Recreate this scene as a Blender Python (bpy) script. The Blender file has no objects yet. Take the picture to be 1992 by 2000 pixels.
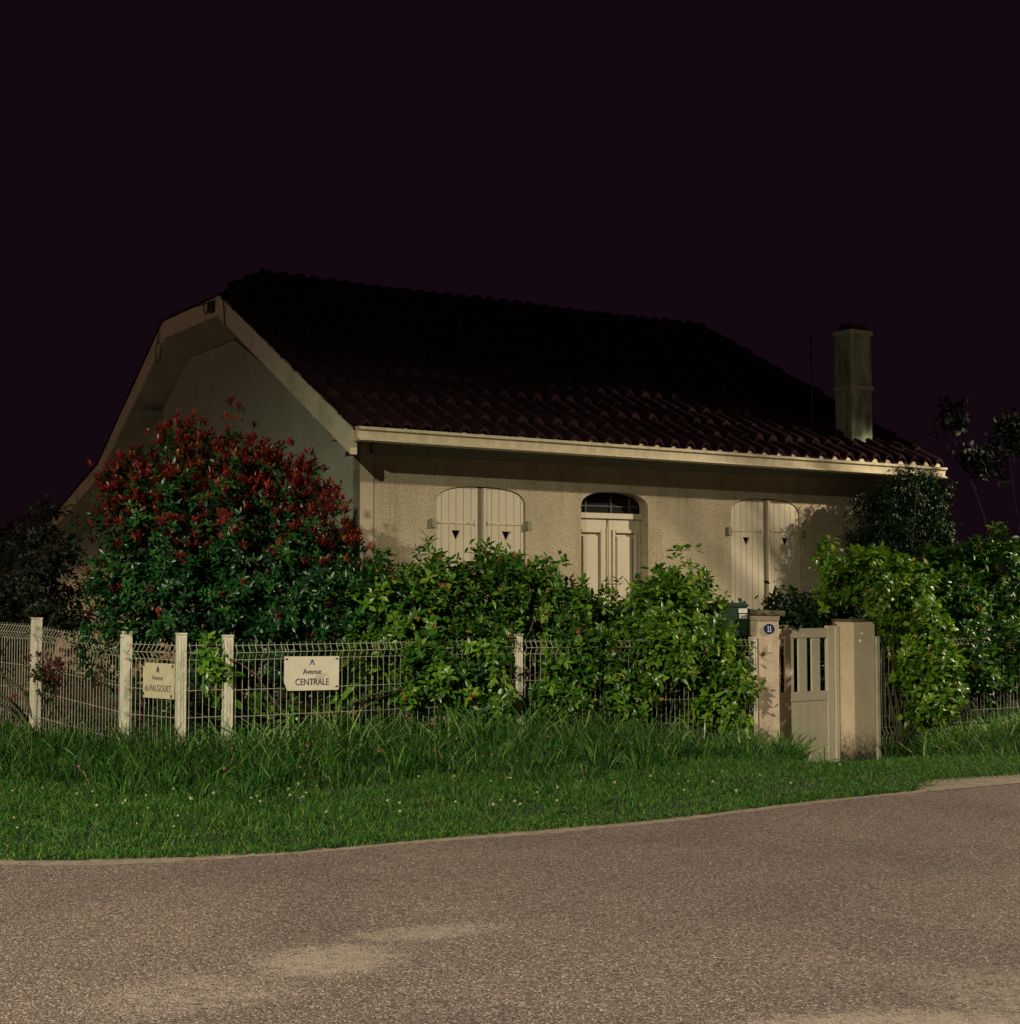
import bpy, bmesh, math, random
import numpy as np
from mathutils import Vector, Matrix

random.seed(7)
R = np.random.default_rng(11)
scene = bpy.context.scene
C = scene.collection

# ------------------------------------------------------------------ camera
cam_data = bpy.data.cameras.new("camera")
cam = bpy.data.objects.new("camera", cam_data)
C.objects.link(cam)
cam.location = (0.0, 0.0, 1.26)
cam.rotation_euler = (math.radians(90.0 + 2.993), 0.0, 0.0)
cam_data.sensor_fit = 'HORIZONTAL'
cam_data.sensor_width = 36.0
cam_data.lens = 51.5
cam_data.clip_start = 0.05
cam_data.clip_end = 2000.0
scene.camera = cam

# ------------------------------------------------------------------ night sky
world = bpy.data.worlds.new("World")
scene.world = world
world.use_nodes = True
wn = world.node_tree
bg = wn.nodes.get("Background") or wn.nodes.new("ShaderNodeBackground")
bg.inputs[0].default_value = (0.0072, 0.0025, 0.0055, 1.0)
bg.inputs[1].default_value = 1.0

scene.view_settings.view_transform = 'Standard'
scene.view_settings.look = 'None'
scene.view_settings.exposure = 0.0
scene.view_settings.gamma = 1.0
scene.cycles.max_bounces = 6
scene.cycles.diffuse_bounces = 4
scene.cycles.transparent_max_bounces = 6


# ------------------------------------------------------------------ street lamps (out of frame, as in the photo)
def street_light(name, loc, watts, color, e0, e1, radius=0.12, floor=0.0, power=1.0):
    """a street luminaire: its optic sends light downwards and fades towards the horizontal
    (e0 = degrees below horizontal where it is dark, e1 = where it is full)"""
    ld = bpy.data.lights.new(name, 'POINT')
    ld.energy = watts
    ld.color = color
    ld.shadow_soft_size = radius
    ld.use_nodes = True
    nt = ld.node_tree
    em = nt.nodes.get("Emission") or nt.nodes.new("ShaderNodeEmission")
    tc = nt.nodes.new("ShaderNodeTexCoord")
    sep = nt.nodes.new("ShaderNodeSeparateXYZ")
    mr = nt.nodes.new("ShaderNodeMapRange")
    mr.interpolation_type = 'SMOOTHSTEP'
    nt.links.new(tc.outputs["Normal"], sep.inputs[0])
    nt.links.new(sep.outputs[2], mr.inputs[0])
    mr.inputs[1].default_value = -math.sin(math.radians(e0))
    mr.inputs[2].default_value = -math.sin(math.radians(e1))
    mr.inputs[3].default_value = floor
    mr.inputs[4].default_value = power
    nt.links.new(mr.outputs[0], em.inputs["Strength"])
    o = bpy.data.objects.new(name, ld)
    C.objects.link(o)
    o.location = loc
    return o


street_light("street_lamp_light", (12.6, 13.5, 6.1), 5600, (1.0, 0.84, 0.60), 3.0, 20.0)          # from the right
street_light("street_lamp_light", (-5.8, -3.9, 6.95), 11000, (1.0, 0.925, 0.65), 8.0, 22.5, 0.12, 0.035)      # from the left, behind the camera
street_light("street_lamp_light", (-13.0, 17.0, 4.5), 2200, (1.0, 0.50, 0.30), 18.5, 23.5)     # the next street, far left

# ------------------------------------------------------------------ frames of reference
ANG = math.atan2(0.52667, 0.85007)
DX, DY = math.cos(ANG), math.sin(ANG)
HOUSE = (-1.39627, 13.6)      # left front corner of the house
FENCE = (-1.78, 10.92)        # a point on the front fence line


def W(origin, s, q):
    return (origin[0] + DX * s - DY * q, origin[1] + DY * s + DX * q)


def sstep(a, b, x):
    t = np.clip((np.asarray(x, float) - a) / (b - a), 0, 1)
    return t * t * (3 - 2 * t)


EDGE = np.array([(-40, 95), (-12, 28), (-7.4, 15), (-5.6, 10.2), (-4.6, 8.3), (-3.7, 7.25), (-3.0, 6.9), (-2.33, 6.79), (-1.9, 6.79), (-1.57, 6.84),
                 (-0.97, 7.04), (-0.25, 7.44), (0.2, 7.64), (0.7, 7.9), (1.25, 8.28), (1.83, 8.72), (2.3, 8.98), (2.64, 9.17),
                 (2.78, 9.52), (3.3, 9.72), (4.5, 10.4), (8, 12.6), (90, 63)], float)


EX = np.linspace(-8, 10, 1801)
EY = np.interp(EX, EDGE[:, 0], EDGE[:, 1])
EY[20:-20] = np.convolve(EY, np.ones(41) / 41, mode='valid')
EY = EY + 0.012 * np.sin(EX * 4.3) * np.sin(EX * 1.9 + 1)


def edge_y(x):
    x = np.asarray(x, float)
    return np.where((x > -7.9) & (x < 9.9), np.interp(x, EX, EY), np.interp(x, EDGE[:, 0], EDGE[:, 1]))


def ground_z(x, y):
    x = np.asarray(x, float)
    y = np.asarray(y, float)
    e = (y - edge_y(x)) * 0.85
    rx = x - FENCE[0]
    ry = y - FENCE[1]
    s = rx * DX + ry * DY
    q = -rx * DY + ry * DX
    zf = -0.44 * sstep(1.6, 5.4, s) + 0.10 * sstep(6.4, 8.5, s)
    d = np.maximum(-q, 0)
    w = np.clip(e, 0, None) / (np.clip(e, 0, None) + d + 1e-6)
    w = np.where(q >= 0, 1.0, w)
    z = 0.010 * (1 - w) + zf * w * w * (3 - 2 * w)
    z = z + 0.018 * np.sin(x * 3.1 + y * 1.7) * np.sin(y * 2.3 - x) * np.clip(e, 0, 1)
    return np.where(e < 0.0, np.maximum(-0.03, -0.25 + 0 * e) , z)


# ------------------------------------------------------------------ materials
def nodes_of(name):
    m = bpy.data.materials.new(name)
    m.use_nodes = True
    nt = m.node_tree
    return m, nt, nt.nodes["Principled BSDF"]


def ramp(nt, stops, interp='LINEAR'):
    r = nt.nodes.new("ShaderNodeValToRGB")
    r.color_ramp.interpolation = interp
    el = r.color_ramp.elements
    while len(el) < len(stops):
        el.new(0.5)
    for e, (p, c) in zip(el, stops):
        e.position = p
        e.color = (c[0], c[1], c[2], 1)
    return r


def noise(nt, scale, detail=4, rough=0.6, vec=None, dist=0.0):
    n = nt.nodes.new("ShaderNodeTexNoise")
    n.inputs["Scale"].default_value = scale
    n.inputs["Detail"].default_value = detail
    n.inputs["Roughness"].default_value = rough
    n.inputs["Distortion"].default_value = dist
    if vec:
        nt.links.new(vec, n.inputs["Vector"])
    return n


def mix(nt, fac, a, b, mode='MIX'):
    m = nt.nodes.new("ShaderNodeMix")
    m.data_type = 'RGBA'
    m.blend_type = mode
    for sock, v in ((m.inputs[0], fac), (m.inputs[6], a), (m.inputs[7], b)):
        if isinstance(v, (int, float)):
            sock.default_value = v
        elif isinstance(v, tuple):
            sock.default_value = (v[0], v[1], v[2], 1)
        else:
            nt.links.new(v, sock)
    return m.outputs[2]


def math_node(nt, op, a, b=None, c=None, clamp=False):
    m = nt.nodes.new("ShaderNodeMath")
    m.operation = op
    m.use_clamp = clamp
    for i, v in enumerate((a, b, c)):
        if v is None:
            continue
        if isinstance(v, (int, float)):
            m.inputs[i].default_value = v
        else:
            nt.links.new(v, m.inputs[i])
    return m.outputs[0]


def bump(nt, bsdf, height, strength=0.5, dist=0.01):
    b = nt.nodes.new("ShaderNodeBump")
    b.inputs["Strength"].default_value = strength
    b.inputs["Distance"].default_value = dist
    nt.links.new(height, b.inputs["Height"])
    nt.links.new(b.outputs[0], bsdf.inputs["Normal"])


def objcoord(nt):
    return nt.nodes.new("ShaderNodeTexCoord").outputs["Object"]


def simple_mat(name, col, col2=None, rough=0.6, scale=6, bscale=None, bstr=0.3, bdist=0.004, metallic=0.0, spec=0.5):
    m, nt, b = nodes_of(name)
    oc = objcoord(nt)
    n = noise(nt, scale, 6, 0.65, oc)
    r = ramp(nt, [(0.32, col2 or tuple(c * 0.75 for c in col)), (0.68, col)])
    nt.links.new(n.outputs[0], r.inputs[0])
    nt.links.new(r.outputs[0], b.inputs["Base Color"])
    b.inputs["Roughness"].default_value = rough
    b.inputs["Metallic"].default_value = metallic
    b.inputs["Specular IOR Level"].default_value = spec
    if bscale:
        n2 = noise(nt, bscale, 4, 0.6, oc)
        bump(nt, b, n2.outputs[0], bstr, bdist)
    return m


def asphalt():
    m, nt, b = nodes_of("chip_seal_asphalt")
    oc = objcoord(nt)
    v = nt.nodes.new("ShaderNodeTexVoronoi")
    v.inputs["Scale"].default_value = 140
    v.inputs["Randomness"].default_value = 1.0
    nt.links.new(oc, v.inputs["Vector"])
    sepc = nt.nodes.new("ShaderNodeSeparateColor")
    nt.links.new(v.outputs["Color"], sepc.inputs[0])
    stones = ramp(nt, [(0.0, (0.115, 0.085, 0.082)), (0.35, (0.185, 0.139, 0.135)), (0.75, (0.255, 0.195, 0.188)),
                       (0.9, (0.34, 0.27, 0.25)), (1.0, (0.60, 0.50, 0.46))])
    nt.links.new(sepc.outputs[0], stones.inputs[0])
    gap = ramp(nt, [(0.0, (1, 1, 1)), (0.55, (0.9, 0.9, 0.9)), (1.0, (0.35, 0.33, 0.3))])
    dd = math_node(nt, 'MULTIPLY', v.outputs["Distance"], 1.2)
    nt.links.new(dd, gap.inputs[0])
    col = mix(nt, 1.0, stones.outputs[0], gap.outputs[0], 'MULTIPLY')
    big = noise(nt, 0.55, 5, 0.62, oc, 0.6)
    bt = ramp(nt, [(0.28, (0.80, 0.81, 0.83)), (0.5, (1.12, 1.10, 1.09)), (0.72, (1.38, 1.33, 1.26))])
    nt.links.new(big.outputs[0], bt.inputs[0])
    col = mix(nt, 1.0, col, bt.outputs[0], 'MULTIPLY')
    # pale worn patches of mortar dust that lie between the stones
    sp = nt.nodes.new("ShaderNodeSeparateXYZ")
    nt.links.new(oc, sp.inputs[0])

    def patch(cx, cy, rx, ry, rot, gain):
        ca, sa = math.cos(rot), math.sin(rot)
        dx = math_node(nt, 'SUBTRACT', sp.outputs[0], cx)
        dy = math_node(nt, 'SUBTRACT', sp.outputs[1], cy)
        u = math_node(nt, 'ADD', math_node(nt, 'MULTIPLY', dx, ca / rx), math_node(nt, 'MULTIPLY', dy, sa / rx))
        w = math_node(nt, 'ADD', math_node(nt, 'MULTIPLY', dx, -sa / ry), math_node(nt, 'MULTIPLY', dy, ca / ry))
        d2 = math_node(nt, 'ADD', math_node(nt, 'MULTIPLY', u, u), math_node(nt, 'MULTIPLY', w, w))
        return math_node(nt, 'MULTIPLY', math_node(nt, 'DIVIDE', 1.0, math_node(nt, 'ADD', 1.0, math_node(nt, 'MULTIPLY', d2, d2))), gain)
    p = None
    for a in [(-0.62, 5.02, 0.34, 0.30, 0.5, 0.92), (-0.30, 5.42, 0.42, 0.15, 0.35, 0.85), (-0.98, 4.60, 0.50, 0.32, 0.3, 0.74),
              (-0.05, 5.75, 0.5, 0.2, 0.3, 0.32), (1.05, 4.25, 0.75, 0.22, 0.15, 0.95), (1.62, 4.6, 0.50, 0.45, 0.3, 0.75),
              (-1.75, 5.0, 0.5, 0.4, 0.0, 0.3)]:
        q = patch(*a)
        p = q if p is None else math_node(nt, 'MAXIMUM', p, q)
    pn = noise(nt, 16, 6, 0.8, oc, 0.5)
    pf = noise(nt, 95, 3, 0.7, oc)
    t = math_node(nt, 'ADD', math_node(nt, 'MULTIPLY', pn.outputs[0], 0.85), math_node(nt, 'MULTIPLY', pf.outputs[0], 0.5))
    m1 = math_node(nt, 'SUBTRACT', math_node(nt, 'ADD', math_node(nt, 'MULTIPLY', p, 0.60), math_node(nt, 'MULTIPLY', sepc.outputs[2], 0.16)), math_node(nt, 'SUBTRACT', 1.12, t))
    m2 = math_node(nt, 'MULTIPLY', m1, 4.5, clamp=True)
    col = mix(nt, math_node(nt, 'MULTIPLY', m2, 0.68), col, (0.44, 0.355, 0.31))
    nt.links.new(col, b.inputs["Base Color"])
    b.inputs["Roughness"].default_value = 0.85
    b.inputs["Specular IOR Level"].default_value = 0.25
    hh = math_node(nt, 'MULTIPLY', v.outputs["Distance"], -1.0)
    hh = math_node(nt, 'ADD', hh, math_node(nt, 'MULTIPLY', sepc.outputs[1], 0.5))
    bump(nt, b, hh, 0.9, 0.006)
    return m


def stucco(name, pebble=True, col=(0.50, 0.43, 0.31), rough=0.9):
    m, nt, b = nodes_of(name)
    oc = objcoord(nt)
    if pebble:
        v = nt.nodes.new("ShaderNodeTexVoronoi")
        v.inputs["Scale"].default_value = 62
        nt.links.new(oc, v.inputs["Vector"])
        n0 = noise(nt, 62, 2, 0.7, oc)
        r = ramp(nt, [(0.32, tuple(c * 0.35 for c in col)), (0.45, tuple(c * 0.93 for c in col)), (0.7, tuple(c * 1.12 for c in col))])
        nt.links.new(n0.outputs[0], r.inputs[0])
        big = noise(nt, 1.6, 5, 0.6, oc)
        rb = ramp(nt, [(0.3, (0.80, 0.78, 0.74)), (0.6, (1.0, 1.0, 1.0))])
        nt.links.new(big.outputs[0], rb.inputs[0])
        col_o = mix(nt, 1.0, r.outputs[0], rb.outputs[0], 'MULTIPLY')
        mp = nt.nodes.new("ShaderNodeMapping")
        mp.inputs["Scale"].default_value = (7, 7, 0.7)
        nt.links.new(oc, mp.inputs[0])
        ns_ = noise(nt, 1.0, 5, 0.65, mp.outputs[0])
        rs_ = ramp(nt, [(0.30, (0.80, 0.79, 0.74)), (0.52, (1, 1, 1))])
        nt.links.new(ns_.outputs[0], rs_.inputs[0])
        col_o = mix(nt, 1.0, col_o, rs_.outputs[0], 'MULTIPLY')
        bump(nt, b, n0.outputs[0], 0.8, 0.012)
    else:
        n0 = noise(nt, 2.2, 7, 0.68, oc, 0.4)
        r = ramp(nt, [(0.3, tuple(c * 0.8 for c in col)), (0.7, tuple(c * 1.05 for c in col))])
        nt.links.new(n0.outputs[0], r.inputs[0])
        col_o = r.outputs[0]
        n1 = noise(nt, 160, 3, 0.6, oc)
        bump(nt, b, n1.outputs[0], 0.35, 0.004)
    nt.links.new(col_o, b.inputs["Base Color"])
    b.inputs["Roughness"].default_value = rough
    b.inputs["Specular IOR Level"].default_value = 0.2
    return m


def streaked(name, col, dark, xscale=22, zscale=1.2, lo=0.42, hi=0.62, rough=0.5, moss=None):
    """painted surface with vertical rain streaks and, if asked, dirt creeping up from the foot"""
    m, nt, b = nodes_of(name)
    oc = objcoord(nt)
    mp = nt.nodes.new("ShaderNodeMapping")
    mp.inputs["Scale"].default_value = (xscale, xscale, zscale)
    nt.links.new(oc, mp.inputs[0])
    n = noise(nt, 1.0, 6, 0.7, mp.outputs[0])
    r = ramp(nt, [(lo, dark), (hi, col)])
    nt.links.new(n.outputs[0], r.inputs[0])
    out = r.outputs[0]
    if moss:
        z0, z1, mcol = moss
        sp = nt.nodes.new("ShaderNodeSeparateXYZ")
        nt.links.new(oc, sp.inputs[0])
        nn = noise(nt, 26, 6, 0.75, oc)
        t = nt.nodes.new("ShaderNodeMapRange")
        nt.links.new(sp.outputs[2], t.inputs[0])
        t.inputs[1].default_value = z1
        t.inputs[2].default_value = z0
        k = math_node(nt, 'ADD', t.outputs[0], math_node(nt, 'MULTIPLY', math_node(nt, 'SUBTRACT', nn.outputs[0], 0.55), 1.6))
        k = math_node(nt, 'MULTIPLY', k, 1.3, clamp=True)
        out = mix(nt, k, out, mcol)
    nt.links.new(out, b.inputs["Base Color"])
    b.inputs["Roughness"].default_value = rough
    n1 = noise(nt, 120, 3, 0.6, oc)
    bump(nt, b, n1.outputs[0], 0.3, 0.003)
    return m


def leaf_mat(name, stops, rough=0.38, trans=0.22, spec=0.5):
    m, nt, b = nodes_of(name)
    at = nt.nodes.new("ShaderNodeAttribute")
    at.attribute_name = "tint"
    r = ramp(nt, stops)
    nt.links.new(at.outputs["Fac"], r.inputs[0])
    oc = objcoord(nt)
    n = noise(nt, 60, 2, 0.5, oc)
    rr = ramp(nt, [(0.3, (0.75, 0.78, 0.7)), (0.7, (1.1, 1.1, 1.1))])
    nt.links.new(n.outputs[0], rr.inputs[0])
    col = mix(nt, 1.0, r.outputs[0], rr.outputs[0], 'MULTIPLY')
    nt.links.new(col, b.inputs["Base Color"])
    b.inputs["Roughness"].default_value = rough
    b.inputs["Specular IOR Level"].default_value = spec
    tr = nt.nodes.new("ShaderNodeBsdfTranslucent")
    tc = mix(nt, 1.0, col, (1.3, 1.25, 0.6), 'MULTIPLY')
    nt.links.new(tc, tr.inputs[0])
    ms = nt.nodes.new("ShaderNodeMixShader")
    ms.inputs[0].default_value = trans
    nt.links.new(b.outputs[0], ms.inputs[1])
    nt.links.new(tr.outputs[0], ms.inputs[2])
    nt.links.new(ms.outputs[0], nt.nodes["Material Output"].inputs[0])
    return m


M = {}
M['asphalt'] = asphalt()
M['edge'] = simple_mat("dusty_road_edge", (0.30, 0.24, 0.19), (0.15, 0.12, 0.10), 0.95, 14, 90, 0.8, 0.006)
M['soil'] = simple_mat("garden_soil", (0.030, 0.034, 0.016), (0.014, 0.016, 0.009), 0.95, 9, 60, 0.9, 0.02)
M['render'] = stucco("pebble_dash_render", True)
M['smooth'] = stucco("smooth_render", False, (0.48, 0.41, 0.295))
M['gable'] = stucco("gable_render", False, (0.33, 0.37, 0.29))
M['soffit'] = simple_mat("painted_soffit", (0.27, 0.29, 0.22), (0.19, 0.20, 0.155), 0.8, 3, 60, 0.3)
M['board'] = streaked("weathered_bargeboard_paint", (0.60, 0.59, 0.45), (0.42, 0.43, 0.31), 3, 3, 0.35, 0.5, 0.65)
M['gutter'] = streaked("streaked_gutter_paint", (0.60, 0.53, 0.38), (0.40, 0.37, 0.24), 13, 5, 0.30, 0.58, 0.5)
M['white'] = simple_mat("aged_white_paint", (0.64, 0.56, 0.42), (0.54, 0.47, 0.34), 0.45, 3, 70, 0.15)
M['door'] = simple_mat("door_paint", (0.60, 0.53, 0.40), (0.54, 0.475, 0.36), 0.5, 2, 60, 0.15)
M['shutter'] = simple_mat("shutter_paint", (0.56, 0.49, 0.37), (0.50, 0.44, 0.33), 0.5, 2.5, 60, 0.2)
M['groove'] = simple_mat("shaded_groove_paint", (0.40, 0.35, 0.25), (0.3, 0.26, 0.18), 0.7, 5)  # darker shutter paint: shade of the grooves is in the colour
M['gatepaint'] = simple_mat("gate_pvc", (0.68, 0.60, 0.48), (0.62, 0.55, 0.44), 0.42, 3, 40, 0.1)
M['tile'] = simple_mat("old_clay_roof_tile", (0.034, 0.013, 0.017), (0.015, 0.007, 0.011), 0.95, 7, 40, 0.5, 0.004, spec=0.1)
M['mortar'] = simple_mat("white_eave_mortar", (0.62, 0.54, 0.40), (0.45, 0.39, 0.28), 0.9, 20, 60, 0.4)
M['chimney'] = streaked("chimney_render", (0.37, 0.41, 0.29), (0.13, 0.16, 0.11), 9, 2.2, 0.38, 0.62, 0.9)
M['chimband'] = simple_mat("chimney_band_render", (0.44, 0.42, 0.30), None, 0.85, 8, 60)
M['dark'] = simple_mat("dark_interior", (0.012, 0.010, 0.010), None, 0.8, 3)
M['glass'] = simple_mat("dark_window_glass", (0.010, 0.008, 0.011), None, 0.22, 3, spec=0.35)
M['muntin'] = simple_mat("greyed_glazing_bar", (0.06, 0.055, 0.06), None, 0.6, 8)
M['iron'] = simple_mat("painted_iron", (0.60, 0.53, 0.38), (0.42, 0.36, 0.26), 0.5, 20)
M['greeniron'] = simple_mat("shade_toned_hinge_block", (0.30, 0.29, 0.19), (0.15, 0.15, 0.09), 0.6, 25)  # dark greenish tone of a shaded block, put into the colour
M['cable'] = simple_mat("black_cable", (0.02, 0.02, 0.02), None, 0.6, 5)
M['wire'] = simple_mat("pale_coated_wire", (0.50, 0.465, 0.39), (0.30, 0.28, 0.22), 0.5, 7)
M['post'] = streaked("pale_fence_post", (0.62, 0.575, 0.48), (0.42, 0.40, 0.31), 14, 4, 0.36, 0.5, 0.5)
M['concrete'] = simple_mat("mossy_concrete", (0.30, 0.27, 0.19), (0.10, 0.10, 0.06), 0.95, 11, 70, 0.8, 0.01)
M['pillar'] = streaked("pillar_render_pinkish", (0.62, 0.50, 0.39), (0.46, 0.34, 0.27), 7, 5, 0.34, 0.6, 0.9, (0.05, 0.50, (0.20, 0.18, 0.10)))
M['pillar2'] = streaked("pillar_render_beige", (0.76, 0.61, 0.46), (0.64, 0.51, 0.38), 5, 3, 0.34, 0.6, 0.9, (0.16, 0.52, (0.035, 0.037, 0.018)))
M['capstone'] = simple_mat("lichened_cap_stone", (0.26, 0.22, 0.14), (0.06, 0.055, 0.035), 0.95, 22, 60, 1.0, 0.02)
M['plaque'] = simple_mat("blue_enamel", (0.022, 0.030, 0.17), (0.018, 0.024, 0.14), 0.25, 4)
M['plaqtext'] = simple_mat("white_enamel", (0.75, 0.72, 0.66), None, 0.3, 4)
M['sign'] = simple_mat("weathered_sign_board", (0.66, 0.61, 0.51), (0.56, 0.51, 0.42), 0.5, 8)
M['sign2'] = simple_mat("yellowed_sign_board", (0.54, 0.48, 0.34), (0.42, 0.38, 0.26), 0.6, 16)
M['ink'] = simple_mat("dark_blue_ink", (0.035, 0.028, 0.07), None, 0.6, 4)
M['ink2'] = simple_mat("faded_brown_ink", (0.11, 0.085, 0.075), None, 0.7, 12)
M['tealink'] = simple_mat("teal_ink", (0.03, 0.13, 0.21), None, 0.6, 4)
M['mailgreen'] = simple_mat("dark_green_enamel", (0.006, 0.040, 0.022), (0.005, 0.032, 0.018), 0.45, 4, spec=0.3)
M['mailwhite'] = simple_mat("mailbox_label_paper", (0.75, 0.72, 0.66), (0.62, 0.6, 0.55), 0.5, 20)
M['bark'] = simple_mat("grey_bark", (0.16, 0.14, 0.085), (0.05, 0.045, 0.03), 0.9, 14, 60, 0.8, 0.01)
M['twig'] = simple_mat("green_twig", (0.06, 0.07, 0.025), (0.035, 0.03, 0.015), 0.7, 14)
M['darkbark'] = simple_mat("dark_bark", (0.035, 0.03, 0.022), (0.016, 0.014, 0.011), 0.9, 14)
M['leaf_hedge'] = leaf_mat("hydrangea_leaf", [(0.0, (0.008, 0.045, 0.010)), (0.45, (0.050, 0.15, 0.014)), (0.8, (0.16, 0.31, 0.025)),
                                              (0.9, (0.20, 0.27, 0.035)), (0.94, (0.28, 0.15, 0.03)), (1.0, (0.33, 0.10, 0.045))], 0.36, 0.2)
M['leaf_light'] = leaf_mat("light_green_leaf", [(0.0, (0.020, 0.085, 0.010)), (0.5, (0.110, 0.24, 0.018)), (0.88, (0.27, 0.41, 0.035)),
                                                (0.95, (0.27, 0.30, 0.06)), (1.0, (0.33, 0.15, 0.05))], 0.36, 0.25)
M['leaf_photinia'] = leaf_mat("photinia_old_leaf", [(0.0, (0.006, 0.032, 0.011)), (0.5, (0.013, 0.068, 0.015)), (0.9, (0.036, 0.13, 0.02)),
                                                    (1.0, (0.09, 0.06, 0.02))], 0.36, 0.12, 0.42)
M['leaf_red'] = leaf_mat("photinia_young_leaf", [(0.0, (0.06, 0.006, 0.008)), (0.5, (0.17, 0.014, 0.014)), (0.85, (0.32, 0.035, 0.025)),
                                                 (1.0, (0.34, 0.11, 0.04))], 0.34, 0.2, 0.5)
M['petal'] = leaf_mat("dull_red_petal", [(0.0, (0.05, 0.010, 0.012)), (1.0, (0.16, 0.035, 0.035))], 0.6, 0.1, 0.2)
M['leaf_dark'] = leaf_mat("dark_evergreen_leaf", [(0.0, (0.005, 0.018, 0.006)), (0.6, (0.012, 0.040, 0.009)), (0.95, (0.025, 0.07, 0.012)),
                                                  (1.0, (0.18, 0.03, 0.015))], 0.42, 0.1, 0.3)
M['leaf_black'] = leaf_mat("darkened_tree_leaf", [(0.0, (0.006, 0.009, 0.006)), (1.0, (0.012, 0.022, 0.009))], 0.5, 0.05, 0.25)  # near black leaf colour standing in for missing lamp light
M['grass'] = leaf_mat("verge_grass_blade", [(0.0, (0.009, 0.042, 0.010)), (0.5, (0.036, 0.120, 0.017)), (0.88, (0.140, 0.27, 0.03)),
                                            (0.97, (0.12, 0.19, 0.05)), (1.0, (0.26, 0.22, 0.11))], 0.5, 0.2, 0.25)
M['sedge'] = leaf_mat("pale_arching_blade", [(0.0, (0.03, 0.12, 0.02)), (0.6, (0.12, 0.26, 0.06)), (1.0, (0.34, 0.42, 0.16))], 0.4, 0.2, 0.4)
M['clover'] = leaf_mat("clover_leaf", [(0.0, (0.012, 0.06, 0.012)), (1.0, (0.036, 0.15, 0.022))], 0.55, 0.15, 0.25)
M['flowerwhite'] = simple_mat("clover_flower_cream", (0.50, 0.46, 0.30), (0.22, 0.22, 0.12), 0.8, 120)
M['flowerpink'] = simple_mat("clover_flower_pink", (0.34, 0.10, 0.15), (0.18, 0.05, 0.08), 0.8, 120)
M['panicle'] = simple_mat("hydrangea_flower_green", (0.30, 0.32, 0.07), (0.15, 0.19, 0.04), 0.8, 90, 90, 0.8)


# ------------------------------------------------------------------ mesh helpers
class MB:
    """collects shapes and links them as ONE mesh object"""

    def __init__(self):
        self.v = []
        self.f = []
        self.sm = []

    def add(self, vs, fs, smooth=False):
        o = len(self.v)
        self.v += [tuple(map(float, p)) for p in vs]
        self.f += [tuple(i + o for i in f) for f in fs]
        self.sm += [smooth] * len(fs)
        return self

    def box(self, x0, x1, y0, y1, z0, z1):
        return self.add([(x0, y0, z0), (x1, y0, z0), (x1, y1, z0), (x0, y1, z0), (x0, y0, z1), (x1, y0, z1), (x1, y1, z1), (x0, y1, z1)],
                        [(0, 3, 2, 1), (4, 5, 6, 7), (0, 1, 5, 4), (1, 2, 6, 5), (2, 3, 7, 6), (3, 0, 4, 7)])

    def prism(self, pts, a, b, axis='y'):
        """polygon pts (two coords) extruded along axis from a to b"""
        n = len(pts)

        def P(p, t):
            if axis == 'y':
                return (p[0], t, p[1])
            if axis == 'x':
                return (t, p[0], p[1])
            return (p[0], p[1], t)
        vs = [P(p, a) for p in pts] + [P(p, b) for p in pts]
        fs = [tuple(range(n))[::-1], tuple(range(n, 2 * n))] + [(i, (i + 1) % n, n + (i + 1) % n, n + i) for i in range(n)]
        return self.add(vs, fs)

    def tube(self, pts, r, n=5, cap=True, smooth=True):
        pts = [Vector(p) for p in pts]
        rs = r if isinstance(r, (list, tuple)) else [r] * len(pts)
        vs = []
        fs = []
        for i, p in enumerate(pts):
            t = (pts[min(i + 1, len(pts) - 1)] - pts[max(i - 1, 0)]).normalized()
            u = t.cross(Vector((0.31, 0.22, 0.92)))
            if u.length < 1e-3:
                u = t.cross(Vector((1, 0, 0)))
            u.normalize()
            w = t.cross(u)
            for k in range(n):
                a = 2 * math.pi * k / n
                vs.append(p + (u * math.cos(a) + w * math.sin(a)) * rs[i])
        for i in range(len(pts) - 1):
            for k in range(n):
                k2 = (k + 1) % n
                fs.append((i * n + k, i * n + k2, (i + 1) * n + k2, (i + 1) * n + k))
        if cap:
            fs.append(tuple(range(n))[::-1])
            fs.append(tuple((len(pts) - 1) * n + k for k in range(n)))
        return self.add(vs, fs, smooth)

    def build(self, name, mat, parent=None, bevel=0.0):
        me = bpy.data.meshes.new(name)
        me.from_pydata(self.v, [], self.f)
        me.polygons.foreach_set("use_smooth", self.sm)
        bm = bmesh.new()
        bm.from_mesh(me)
        bmesh.ops.recalc_face_normals(bm, faces=bm.faces)
        if bevel:
            bmesh.ops.bevel(bm, geom=[e for e in bm.edges if e.is_manifold and e.calc_face_angle(0) > 0.6], offset=bevel, segments=1, affect='EDGES')
        bm.to_mesh(me)
        bm.free()
        return link(name, me, mat, parent)


def link(name, me, mat, parent=None):
    me.materials.append(mat)
    o = bpy.data.objects.new(name, me)
    C.objects.link(o)
    if parent is not None:
        o.parent = parent
    return o


def np_mesh(name, V, loops, starts, totals, mat, parent=None, tint=None, smooth=True):
    me = bpy.data.meshes.new(name)
    me.vertices.add(len(V))
    me.vertices.foreach_set("co", np.asarray(V, np.float32).ravel())
    me.loops.add(len(loops))
    me.loops.foreach_set("vertex_index", np.asarray(loops, np.int32))
    me.polygons.add(len(starts))
    me.polygons.foreach_set("loop_start", np.asarray(starts, np.int32))
    me.polygons.foreach_set("loop_total", np.asarray(totals, np.int32))
    me.polygons.foreach_set("use_smooth", np.full(len(starts), smooth))
    if tint is not None:
        a = me.attributes.new("tint", 'FLOAT', 'POINT')
        a.data.foreach_set("value", np.asarray(tint, np.float32))
    me.update(calc_edges=True)
    me.validate()
    return link(name, me, mat, parent)


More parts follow.
